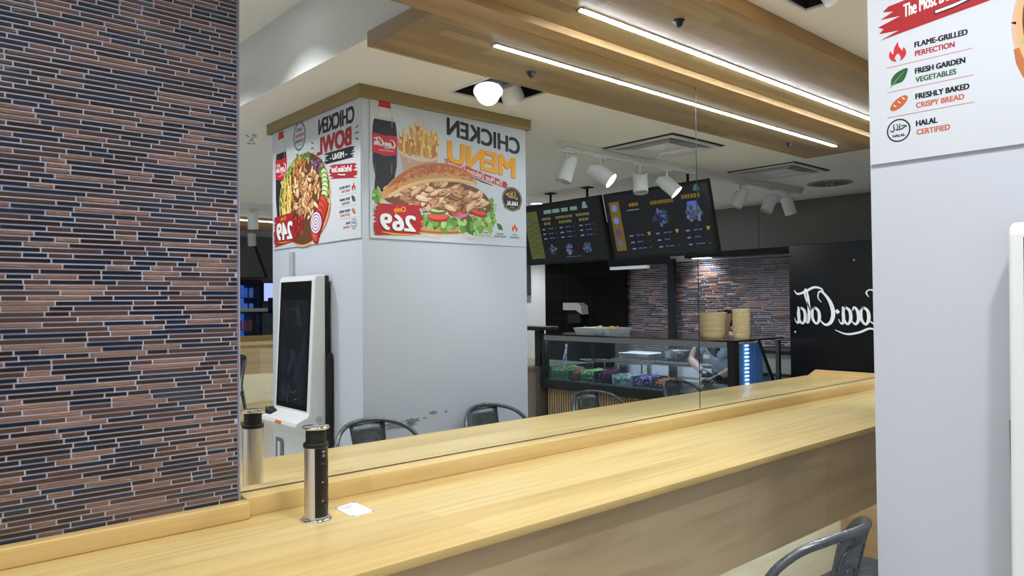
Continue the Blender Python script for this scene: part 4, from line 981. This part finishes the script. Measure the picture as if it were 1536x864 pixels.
m_ = MB(); m_.box((5.15, -.99, .85), (5.17, -.985, 1.23), mat('blue_lit_panel', (120, 156, 204), .3, 0, .10, .5, None, (90, 140, 220))); m_.box((4.87, -1.004, .842), (5.42, -.999, .93), mat('blue_lit_panel', (66, 106, 160), .3)); m_.build('inner_panel', t)  # blue LED light put into panel colour and faint glow
m_ = MB(); m_.box((4.868, -1.006, .93), (5.30, -1.001, 1.23), mat('blue_lit_back', (134, 168, 208), .25, 0, .10, .5, None, (90, 140, 220))); m_.build('side_panel', t)  # lit look of the case LEDs painted as blue and glow
DOT = mat('case_led', (190, 225, 255), .4, 0, 5.0)
for k in range(13):
    z = .86+.029*k
    m_ = MB(); m_.box((5.035, -.997, z), (5.085, -.993, z+.010), DOT); m_.build('led_chip', t)
m_ = MB(); m_.box((4.832, -2.90, 1.222), (4.846, -1.05, 1.240), mat('case_fill_tube', (225, 235, 255), .4, 0, 42.0)); m_.build('fill_tube', t)  # unseen tube behind the rail, added to brighten the case

def veg_pan(y0, y1, cols, lab, h=.09, fr=(70, 80, 72), seed=1, shape='shred'):
    rd = random.Random(seed); yc = (y0+y1)/2
    t = thing('food_pan', (4.97, yc, .842), lab, 'food pan', 'pans of cut vegetables')
    pm = mat('pan_%02x%02x%02x' % fr, fr, .2)
    m_ = MB(); x0, x1 = 4.88, 5.10; z0, z1 = .8425, .8425+h*.75; e = .003
    m_.box((x0, y0, z0), (x1, y1, z0+e), pm)
    for a, b in (((x1-e, y0), (x1, y1)), ((x0, y0), (x1, y0+e)), ((x0, y1-e), (x1, y1))): m_.box((*a, z0), (*b, z1+.03), pm)
    m_.box((x0, y0, z0), (x0+e, y1, z1), GLASS); m_.build('pan', t)
    m_ = MB()
    for k in range(150):
        x = rd.uniform(x0+.012, x1-.012); y = rd.uniform(y0+.012, y1-.012); top = z1+.045*(1-((y-yc)/(y1-y0)*2)**2)*rd.uniform(.2, 1)
        z = rd.uniform(z0+.015, top) if x < x0+.04 else top-.006
        c = mat('veg_%02x%02x%02x' % cols[k % len(cols)], cols[k % len(cols)], .5)
        d = Vector((rd.uniform(-1, 1), rd.uniform(-1, 1), rd.uniform(-.5, .5))).normalized()
        if shape == 'shred':
            L = rd.uniform(.012, .026); p = Vector((x, y, z)); pe = p+d*L
            pe.x = min(max(pe.x, x0+.006), x1-.006); pe.y = min(max(pe.y, y0+.006), y1-.006); m_.cyl(p, pe, .0055, .0045, c, 6)
        else: m_.blob((x, y, z), .011, .012, .009, c, k, .25, 1)
    o = m_.build('cut_vegetables', t); o['kind'] = 'stuff'
veg_pan(-2.93, -2.72, [(150, 176, 92), (186, 200, 130), (206, 206, 150), (112, 146, 70)], 'pan of pale green shredded lettuce at the column end of the display', .10, (120, 180, 130), 1)
veg_pan(-2.71, -2.57, [(206, 92, 64), (226, 120, 86), (182, 66, 46)], 'pan of orange red diced tomato between two green pans', .07, (40, 44, 46), 2, 'dice')
veg_pan(-2.56, -2.40, [(150, 190, 110), (196, 216, 160), (110, 160, 80)], 'pan of light green diced cucumber beside the red cabbage', .09, (120, 180, 130), 3, 'dice')
veg_pan(-2.39, -2.21, [(110, 22, 74), (140, 40, 100), (84, 16, 60)], 'pan of dark purple shredded red cabbage', .09, (44, 30, 44), 4)
veg_pan(-2.19, -1.98, [(214, 222, 210), (190, 206, 190), (228, 232, 224)], 'pan of white grated cheese beside the red cabbage', .07, (150, 170, 170), 5)
veg_pan(-1.96, -1.76, [(150, 130, 196), (180, 164, 216), (122, 100, 172)], 'pan of lilac pickled onion shreds', .07, (60, 64, 74), 6)
veg_pan(-1.75, -1.62, [(226, 132, 50), (236, 160, 80), (206, 110, 36)], 'pan of orange grated carrot', .05, (60, 64, 74), 7)
for y, lab in ((-2.70, 'oval steel plate behind the lettuce and tomato pans'), (-2.26, 'oval steel plate behind the red cabbage and cheese pans')):
    o = MB().lathe([(.02, .985), (.16, .990), (.205, 1.0), (.207, 1.002), (.16, .994), (0, .989)], (5.28, y, 0), STEEL, 36, sx=.65).build('steel_plate'); tag(o, lab, 'plate', 'steel plates in the display')
m_ = MB()
for y in (-2.78, -2.62, -2.34, -2.18):
    m_.cyl((5.28, y, .842), (5.28, y, .984), .008, .008, STEEL, 10)
o = m_.build('plate_rack'); tag(o, 'slim steel posts holding up the oval plates', 'plate rack')
o = MB().tube([(4.98, -2.90, .93), (5.03, -2.905, 1.06), (5.05, -2.90, 1.13)], .008, STEEL, 10).tube([(5.0, -2.86, .93), (5.04, -2.895, 1.06), (5.05, -2.90, 1.13)], .008, STEEL, 10).blob((5.05, -2.90, 1.14), .012, .016, .02, PLAST, 2, .05).build('serving_tongs')
tag(o, 'serving tongs standing in the pale green lettuce pan', 'tongs')

# on top of the display
t = thing('food_tray', (5.15, -2.52, 1.2625), 'white plastic tray of yellow food on top of the display counter', 'tray')
m_ = MB(); a = [(4.98, -2.74), (5.30, -2.74), (5.30, -2.30), (4.98, -2.30)]; cxy = (5.14, -2.52)
sc_ = lambda p, k: (cxy[0]+(p[0]-cxy[0])*k, cxy[1]+(p[1]-cxy[1])*k)
vs = [(*sc_(p, .90), 1.2625) for p in a]+[(*p, 1.318) for p in a]+[(*sc_(p, .97), 1.318) for p in a]+[(*sc_(p, .88), 1.268) for p in a]
m_.add(vs, [(3, 2, 1, 0)]+[(k*4+i, k*4+(i+1) % 4, k*4+4+(i+1) % 4, k*4+4+i) for k in range(3) for i in range(4)]+[(12, 13, 14, 15)], PLAST); m_.build('tray_body', t)
m_ = MB(); rd = random.Random(3)
for k in range(110):
    y = rd.uniform(-2.66, -2.36); x = rd.uniform(5.03, 5.26); c = rd.choice([(222, 178, 92), (206, 156, 70), (232, 200, 130)] if y > -2.52 else [(226, 226, 214), (214, 206, 170), (190, 196, 150)])
    z = rd.uniform(1.275, 1.322); an = rd.uniform(0, 3.14); m_.cyl((x, y, z), (x+.03*math.cos(an)*.6, y+.03*math.sin(an), z+.006), .007, .006, mat('food_%02x%02x%02x' % c, c, .5), 6)
o = m_.build('food', t); o['kind'] = 'stuff'
m_ = MB(); m_.box((4.955, -2.46, 1.2625), (4.979, -2.38, 1.30), mat('blue_tag', (170, 190, 214), .3), .003); m_.build('price_tag', t)
KR = mat('kraft_paper', (206, 178, 126), .6); KR2 = mat('kraft_inside', (226, 206, 160), .6)
def bowl_stack(y, R, n, z0, zt, lab, grp):
    first = None; st = (zt-z0-.055)/(n-1)
    for i in range(n):
        z = z0+st*i
        if first is None:
            t = thing('paper_bowl', (5.1, y, z), lab, 'bowl', grp); first = t
            m_ = MB(); m_.lathe([(R*.86, z+.001), (R*.99, z+.050), (R*.955, z+.050), (R*.82, z+.004), (0, z+.004)], (5.1, y, 0), KR, 36); m_.lathe([(0, z), (R*.86, z)], (5.1, y, 0), KR, 36); m_.build('bowl_body', t)
            m_ = MB(); m_.tube([(5.1+R*.985*math.cos(2*math.pi*k/36), y+R*.985*math.sin(2*math.pi*k/36), z+.0525) for k in range(36)], .0030, KR2, 8, True); m_.build('rolled_rim', t)
        else:
            c = copy_tree(first); c.location.z = z
    return first
bowl_stack(-1.315, .108, 13, 1.2625, 1.462, 'kraft paper bowl in the wide stack on the display counter', 'wide stack of kraft bowls')
bowl_stack(-1.062, .066, 14, 1.2625, 1.492, 'small kraft paper bowl in the narrow stack near the display counter end', 'narrow stack of kraft bowls')
# till side of the counter
o = MB(); o.box((4.74, -4.30, 0), (5.50, -3.005, .925), GREYW); o.box((4.72, -4.30, .925), (5.52, -3.0, .945), GREYW); o = o.build('till_counter'); tag(o, 'grey brown wooden till counter beside the display counter', 'counter')
t = thing('till_shelf', (4.95, -3.3, .945), 'black raised shelf on a post above the till counter', 'shelf')
m_ = MB(); m_.box((4.84, -3.115, .9455), (4.90, -3.045, 1.29), MATTB); m_.box((4.84, -4.1, .9455), (4.90, -4.04, 1.29), MATTB); m_.build('post', t)
m_ = MB(); m_.box((4.80, -4.15, 1.29), (5.05, -3.0, 1.325), MATTB, .004); m_.build('shelf_board', t)

# back of the kitchen
t = thing('prep_table', (6.5, -2.5, 0), 'long steel preparation table behind the display counter', 'table')
m_ = MB(); m_.box((6.28, -3.4, .885), (6.95, -2.05, .925), STEEL, .004); m_.build('table_top', t)
for x in (6.32, 6.90):
    for y in (-3.35, -2.10): m_ = MB(); m_.box((x-.02, y-.02, 0), (x+.02, y+.02, .885), STEEL); m_.build('leg', t)
m_ = MB(); m_.box((6.32, -3.36, .30), (6.9, -2.09, .32), STEEL); m_.build('lower_shelf', t)
t = thing('steel_canister', (6.5, -2.42, .926), 'tall steel canister on the preparation table', 'canister')
m_ = MB(); m_.lathe([(.06, .926), (.062, .94), (.062, 1.16), (.058, 1.17)], (6.5, -2.42, 0), STEEL, 28); m_.build('body', t)
m_ = MB(); m_.lathe([(.064, 1.165), (.064, 1.185), (.05, 1.195), (0, 1.20)], (6.5, -2.42, 0), STEEL, 28); m_.build('lid', t)
t = thing('mixing_bowl', (6.5, -2.68, .926), 'wide steel mixing bowl on the preparation table', 'bowl')
m_ = MB(); m_.lathe([(.07, .926), (.13, .96), (.17, 1.03), (.175, 1.035), (.165, 1.03), (.12, .965), (0, .94)], (6.5, -2.68, 0), STEEL, 32); m_.build('bowl_body', t)
t = thing('lidded_pan', (6.35, -3.1, .926), 'steel pan with white lids on the preparation table', 'pan')
m_ = MB(); m_.box((6.30, -3.3, .926), (6.6, -2.9, .985), STEEL, .004); m_.build('pan', t)
m_ = MB(); m_.box((6.295, -3.31, .9855), (6.605, -2.89, .992), PLAST, .002); m_.build('lid', t)
t = thing('grey_machine', (6.95, -1.77, 0), 'grey kitchen machine beside the fridge', 'machine')
GM = mat('machine_grey', (128, 136, 130), .4)
m_ = MB(); m_.box((6.80, -2.0, .10), (7.3, -1.20, 1.03), GM, .02); m_.build('body', t)
m_ = MB(); m_.box((6.78, -2.02, 1.0305), (7.32, -1.18, 1.07), MATTB, .008); m_.build('top_plate', t)
m_ = MB(); m_.box((6.785, -1.95, .80), (6.7995, -1.25, .83), MATTB); m_.build('handle', t)
m_ = MB(); m_.box((6.84, -1.96, 0), (7.26, -1.24, .10), MATTB); m_.build('plinth', t)

# ---------------------------------------------------------------- far end of the place (second bar, fridge, screen)
mb = MB(); mb.box((-4, -10.3, 0), (8.0, -9.6, 2.80), mat('far_wall_grey', (120, 122, 122), .6)); struct(mb.build('wall_far'))
t = thing('bar_counter', (4.4, -7.3, 0), 'second oak bar far back between the tiled wall and the ordering kiosk', 'counter')
m_ = MB(); m_.box((2.4, -7.62, 1.058), (6.6, -6.98, 1.10), COUNTER); m_.build('worktop', t)
m_ = MB(); m_.box((2.4, -7.05, .69), (6.6, -7.03, 1.0575), FASCIA); m_.build('fascia', t)
m_ = MB(); m_.box((2.4, -7.052, .692), (6.6, -7.055, .702), UND); m_.build('light_strip', t)
m_ = MB(); m_.box((2.4, -7.56, .28), (6.6, -7.50, 1.0575), PANW); m_.build('light_wash_panel', t)  # upper part of the wood panel, light wash put into paler colour
m_ = MB(); m_.box((2.4, -7.56, 0), (6.6, -7.50, .279), FASCIA); m_.build('plinth', t)  # lower part of the same wood panel, without the painted light wash
m_ = MB(); m_.box((2.4, -7.62, 1.1005), (6.6, -7.59, 1.15), CURBW); m_.build('back_curb', t)
c = copy_tree(chair); c.location = (3.02, -6.20, 0); c.rotation_euler.z = 1.25; c['label'] = 'grey steel chair alone at the second bar far back, seen beside the tiled wall'; del c['group']
t = thing('ceiling_panel', (4.4, -7.3, 2.54), 'second oak ceiling panel with a light line above the far bar', 'ceiling panel')
m_ = MB(); m_.box((2.4, -7.6, 2.545), (6.6, -7.0, 2.6602), BANDW); m_.build('panel_board', t)
t = thing('linear_lamp', (4.4, -6.99, 2.60), 'thin white linear light on the front of the far oak ceiling panel', 'lamp')
m_ = MB(); m_.box((2.5, -6.999, 2.603), (6.5, -6.990, 2.620), mat('led_white_far', (225, 240, 255), .4, 0, 3.0)); m_.build('diffuser', t)
m_ = MB(); m_.box((2.49, -6.9995, 2.599), (6.51, -6.992, 2.6028), ALU); m_.box((2.49, -6.9995, 2.6202), (6.51, -6.992, 2.624), ALU); m_.build('profile', t)
for y, lab in ((-5.8, 'white ceiling track in front of the far oak ceiling panel'), (-8.0, 'white ceiling track behind the far oak ceiling panel')):
    t = thing('light_track', (3.6, y, 2.60), lab, 'light track')
    m_ = MB(); m_.box((2.2, y-.02, 2.600), (5.2, y+.02, 2.6602), PLAST, .003); m_.build('power_rail', t)
track_spot(3.19, (.05, -.15, -1), False, 'white track spotlight hanging in front of the far oak ceiling panel', y=-5.8)
track_spot(4.07, (.1, -.15, -1), False, 'white track spotlight hanging behind the far oak ceiling panel', y=-8.0)
for dx, lab in ((0, 'tilted grey menu board far back beside the column, under the ceiling'), (-.72, 'grey screen back of the far menu board by the tiled wall edge')):
    t = thing('menu_board', (3.9+dx, -8.35, 1.9), lab, 'menu board', 'far menu boards')
    P4 = [(3.72+dx, 2.36), (4.22+dx, 2.44), (4.40+dx, 1.96), (3.80+dx, 1.94)]
    m_ = MB(); m_.prism(P4, 'y', -8.36, -8.33, mat('board_grey', (96, 100, 98), .35)); m_.build('panel', t)
    m_ = MB(); m_.prism([P4[1], (P4[1][0]+.035, P4[1][1]), (P4[2][0]+.035, P4[2][1]), P4[2]], 'y', -8.38, -8.31, MATTB); m_.prism([P4[3], P4[2], (P4[2][0]+.03, P4[2][1]-.02), (P4[3][0], P4[3][1]-.02)], 'y', -8.38, -8.31, MATTB); m_.build('frame', t)
    m_ = MB(); m_.cyl((4.0+dx, -8.345, 2.40), (4.0+dx, -8.345, 2.66), .015, .015, MATTB, 12); m_.build('hanger', t)
t = thing('can_fridge', (4.1, -8.9, 0), 'black glass fronted fridge with blue lit cans far back', 'fridge')
m_ = MB(); X0, X1, Y0, Y1 = 3.78, 4.47, -9.2, -8.6
m_.box((X0, Y0, 0), (X0+.05, Y1, 1.93), MATTB); m_.box((X1-.05, Y0, 0), (X1, Y1, 1.93), MATTB); m_.box((X0+.05, Y0, 1.86), (X1-.05, Y1, 1.93), MATTB); m_.box((X0+.05, Y0, 0), (X1-.05, Y1, .5), MATTB); m_.box((X0+.05, Y0, .5), (X1-.05, Y0+.03, 1.86), mat('fridge_lit', (60, 90, 190), .4, 0, .5, .5, None, (80, 120, 230))); m_.build('cabinet', t)
for z in (1.18, 1.43, 1.66): m_ = MB(); m_.box((X0+.052, Y0+.035, z), (X1-.052, Y1-.03, z+.01), STEEL); m_.build('shelf', t)
m_ = MB(); m_.box((X0+.052, Y1-.012, .5), (X1-.052, Y1-.006, 1.86), GLASS); m_.build('glass_door', t)
first = None
for z, rgb, lab, g in ((1.671, (90, 130, 220), 'blue drink can on the top shelf of the far black fridge', 'cans on the top fridge shelf'), (1.441, (120, 150, 230), 'pale blue drink can on the middle shelf of the far black fridge', 'cans on the middle fridge shelf'), (1.191, (150, 60, 60), 'red drink can on the lower shelf of the far black fridge', 'cans on the lower fridge shelf')):
    for k in range(6):
        o = MB().lathe([(.026, z), (.031, z+.008), (.031, z+.125), (.025, z+.14), (.022, z+.141), (0, z+.139)], (X0+.12+.088*k, Y1-.09, 0), mat('can_%02x%02x%02x' % rgb, rgb, .25, .4, .25, .5, None, rgb), 18).build('drink_can'); tag(o, lab, 'can', g)
t = thing('wall_screen', (4.72, -9.5, 1.65), 'small bright lavender screen on the far grey wall', 'screen')
m_ = MB(); m_.box((4.88, -9.599, 1.60), (5.36, -9.55, 1.93), MATTB); m_.build('housing', t)
m_ = MB(); m_.box((4.90, -9.5505, 1.62), (5.34, -9.548, 1.91), glow((170, 184, 250), 1.0)); m_.build('display', t)
t = thing('far_display_case', (4.3, -8.1, 0), 'glass topped display case with black posts behind the far bar', 'display counter')
m_ = MB(); m_.box((3.2, -8.45, 0), (6.2, -7.85, 1.06), MATTB); m_.build('base', t)
m_ = MB()
m_.box((3.2, -7.86, 1.06), (6.2, -7.854, 1.44), GLASS); m_.build('front_glass', t)
for x in (3.2, 4.03, 4.42, 6.15):
    m_ = MB(); m_.box((x, -7.90, 1.0605), (x+.05, -7.865, 1.44), MATTB); m_.build('post', t)
m_ = MB(); m_.box((3.2, -8.4, 1.441), (6.2, -7.85, 1.46), mat('dark_glass', (22, 24, 30), .08)); m_.build('top_shelf', t)
o = MB().box((3.9, -8.25, 1.4605), (4.3, -8.0, 1.51), PLAST, .01).build('white_tray'); tag(o, 'white tray on top of the far display case', 'tray')
t = thing('coffee_machine', (4.5, -8.1, 1.46), 'black coffee machine on top of the far display case', 'machine')
m_ = MB(); m_.box((4.42, -8.3, 1.4605), (4.66, -8.0, 1.66), MATTB, .02); m_.build('body', t)
m_ = MB(); m_.cyl((4.54, -8.15, 1.66), (4.54, -8.15, 1.70), .08, .06, CHROME, 20); m_.build('lid', t)

t = thing('fire_sprinkler', (1.9, -2.66, 2.60), 'small chrome fire sprinkler hanging from the ceiling left of the column', 'sprinkler')
m_ = MB(); m_.lathe([(.035, 2.6602), (.035, 2.655), (.014, 2.650), (.010, 2.63), (.012, 2.625)], (1.895, -2.66, 0), CHROME, 20); m_.build('body', t)
m_ = MB(); m_.lathe([(.028, 2.610), (.026, 2.607), (0, 2.607)], (1.895, -2.66, 0), CHROME, 20)
for s in (-1, 1): m_.tube([(1.895+s*.010, -2.66, 2.632), (1.895+s*.016, -2.66, 2.62), (1.895+s*.004, -2.66, 2.609)], .003, CHROME, 8)
m_.build('deflector', t)

# ---------------------------------------------------------------- person behind the display counter
def skin_mesh(verts, edges, rad, root=0, sub=2, name='body', m=SKIN):
    me = bpy.data.meshes.new(name); me.from_pydata(verts, edges, []); o = bpy.data.objects.new(name, me); COL.objects.link(o)
    sk = o.modifiers.new('s', 'SKIN'); sk.use_smooth_shade = True
    if not me.skin_vertices: bm = bmesh.new(); bm.from_mesh(me); bm.verts.layers.skin.verify(); bm.to_mesh(me); bm.free()
    for i, v in enumerate(me.skin_vertices[0].data):
        rr = rad[i]; v.radius = rr if isinstance(rr, tuple) else (rr, rr); v.use_root = (i == root)
    ss = o.modifiers.new('u', 'SUBSURF'); ss.levels = sub; ss.render_levels = sub
    dg = bpy.context.evaluated_depsgraph_get(); dg.update()
    out = bpy.data.meshes.new_from_object(o.evaluated_get(dg)); bpy.data.objects.remove(o)
    mb = MB(); mb.add([v.co.copy() for v in out.vertices], [list(p.vertices) for p in out.polygons], m, True); bpy.data.meshes.remove(out)
    return mb
V = [(6.02, -1.73, .93), (5.98, -1.74, 1.03), (5.90, -1.74, 1.13), (5.83, -1.71, 1.205), (5.775, -1.67, 1.255), (5.745, -1.635, 1.295), (5.72, -1.605, 1.345), (5.705, -1.59, 1.42), (5.715, -1.588, 1.475),
     (5.82, -1.83, 1.20), (5.81, -1.90, 1.175), (5.70, -1.935, 1.01), (5.50, -1.68, .935),
     (5.82, -1.575, 1.195), (5.80, -1.51, 1.165), (5.66, -1.45, .975), (5.43, -1.50, .905),
     (6.03, -1.79, .85), (6.00, -1.81, .48), (6.05, -1.81, .09), (5.93, -1.82, .04),
     (6.03, -1.61, .85), (6.00, -1.59, .48), (6.05, -1.59, .09), (5.93, -1.58, .04)]
E_ = [(0, 1), (1, 2), (2, 3), (3, 4), (4, 5), (5, 6), (6, 7), (7, 8), (3, 9), (9, 10), (10, 11), (11, 12), (3, 13), (13, 14), (14, 15), (15, 16), (0, 17), (17, 18), (18, 19), (19, 20), (0, 21), (21, 22), (22, 23), (23, 24)]
Rr = [(.13, .17), (.115, .165), (.115, .175), (.10, .13), .062, .053, .066, .084, .062, .07, .058, .045, .027, .07, .058, .045, .027, .095, .062, .04, .034, .095, .062, .04, .034]
per = thing('person', (6.0, -1.70, 0), 'person in grey apron and black gloves leaning over a bowl behind the display counter', 'person')
bmb = skin_mesh(V, E_, Rr, 0, 3)
# nose, ears and brow as raised skin in the same mesh
bmb.blob((5.628, -1.592, 1.385), .016, .012, .018, SKIN, 1, .02)
for s in (-1, 1): bmb.blob((5.715, -1.592+s*.083, 1.395), .016, .010, .026, SKIN, 2, .03)
body = bmb.build('body', per, fix=False)
EYE = mat('eye_dark', (30, 24, 22), .2); LIP = mat('lip', (170, 96, 90), .4); HAIR = mat('dark_hair', (26, 22, 24), .35)
mb = MB()
for s in (-1, 1): mb.blob((5.634, -1.592+s*.030, 1.412), .007, .011, .006, EYE, 1, .01)
mb.build('eyes', per); MB().blob((5.640, -1.594, 1.347), .007, .022, .006, LIP, 1, .02).build('mouth', per)
me = body.data; nrm = {}
def shell(name, test, off, m, th=.004):
    bm = bmesh.new(); bm.from_mesh(me); bm.faces.ensure_lookup_table()
    base = body.matrix_world.translation
    kill = [fc for fc in bm.faces if not test(fc.calc_center_median()+base)]
    bm.normal_update()
    for v in bm.verts: v.co += v.normal*off
    bmesh.ops.delete(bm, geom=kill, context='FACES')
    if not bm.faces: bm.free(); return
    me2 = bpy.data.meshes.new(name); bm.to_mesh(me2); bm.free(); me2.materials.clear(); me2.materials.append(m)
    for p in me2.polygons: p.material_index = 0; p.use_smooth = True
    o = bpy.data.objects.new(name, me2); COL.objects.link(o); o.parent = per; o.location = body.location
    sd = o.modifiers.new('t', 'SOLIDIFY'); sd.thickness = th; sd.offset = -1
    return o
yc = lambda z: -1.74+.07*max(0, min(1, (z-1.13)/.12))
cx = lambda z: 6.02-.68*(z-.93)
torso = lambda p: .90 < p.z < 1.245 and -1.915 < p.y < -1.50 and p.x > 5.68 and not (p.z < 1.08 and (p.y < -1.905 or p.y > -1.54))
arm = lambda p: p.y < -1.875 or p.y > -1.545
inV = lambda p, z0, k: p.x < cx(p.z)-.01 and p.z > z0 and abs(p.y-yc(p.z)) < (p.z-z0)*k
shell('apron', lambda p: torso(p) and not arm(p) and p.z < 1.22 and not inV(p, 1.035, .85), .011, mat('apron_grey', (176, 182, 196), .7))
shell('vest', lambda p: (torso(p) and not inV(p, 1.12, .6) and p.z < 1.235 and not (p.y < -1.90 or p.y > -1.52)), .006, mat('vest_black', (28, 28, 34), .7))
shell('trousers', lambda p: .10 < p.z < .95 and p.x > 5.85, .007, mat('trousers_black', (26, 26, 30), .8))
shell('shoe', lambda p: p.z <= .11 and p.x > 5.8, .006, mat('shoe_black', (20, 20, 20), .5))
shell('hair', lambda p: p.z > 1.34 and ((p.x > 5.705 and p.z > 1.33) or p.z > 1.445+(.0 if p.x > 5.66 else .02)), .010, HAIR)
MB().tube([(5.79, -1.585, 1.42), (5.83, -1.57, 1.40), (5.85, -1.56, 1.33), (5.86, -1.56, 1.27)], [.02, .03, .026, .01], HAIR, 12).build('ponytail', per)
GLV = mat('glove_black', (24, 25, 32), .35)
def hand(wrist, palm, fdir, side, curl, name='glove'):
    """gloved hand: palm plus four fingers and a thumb, each its own chain"""
    wv, pv = Vector(wrist), Vector(palm); f_ = Vector(fdir).normalized(); s_ = Vector(side).normalized(); dn = f_.cross(s_).normalized()
    vs = [tuple(pv), tuple(wv), tuple(wv+(wv-pv)*.9)]; es = [(0, 1), (1, 2)]; ra = [(.030, .016), .027, .030]
    for k, (o_, L) in enumerate(((-.027, .060), (-.009, .072), (.009, .068), (.026, .052))):
        b = pv+s_*o_+f_*.030; i = len(vs)
        pts = [b, b+f_*L*.45+Vector(curl)*.006, b+f_*L*.75+Vector(curl)*.024, b+f_*L*.88+Vector(curl)*.045]
        vs += [tuple(q) for q in pts]; ra += [.0105, .010, .0095, .008]; es += [(0, i), (i, i+1), (i+1, i+2), (i+2, i+3)]
    i = len(vs); b = pv-s_*.030
    vs += [tuple(b), tuple(b-s_*.022+f_*.022+Vector(curl)*.010), tuple(b-s_*.026+f_*.045+Vector(curl)*.024)]; ra += [.013, .011, .009]; es += [(0, i), (i, i+1), (i+1, i+2)]
    skin_mesh(vs, es, ra, 0, 2, name, GLV).build(name, per, fix=False)
hand((5.505, -1.685, .938), (5.452, -1.628, .935), (-.7, .5, -.35), (-.5, -.75, 0), (0, 0, -1))
hand((5.425, -1.502, .903), (5.360, -1.520, .890), (-1, -.35, -.1), (.3, -1, .2), (0, 0, -.6))
o = MB().lathe([(.052, .8425), (.068, .91), (.0655, .91), (.05, .847), (0, .847)], (5.40, -1.585, 0), KR, 32).build('paper_bowl'); tag(o, 'single kraft paper bowl held in black gloves inside the display counter', 'bowl')
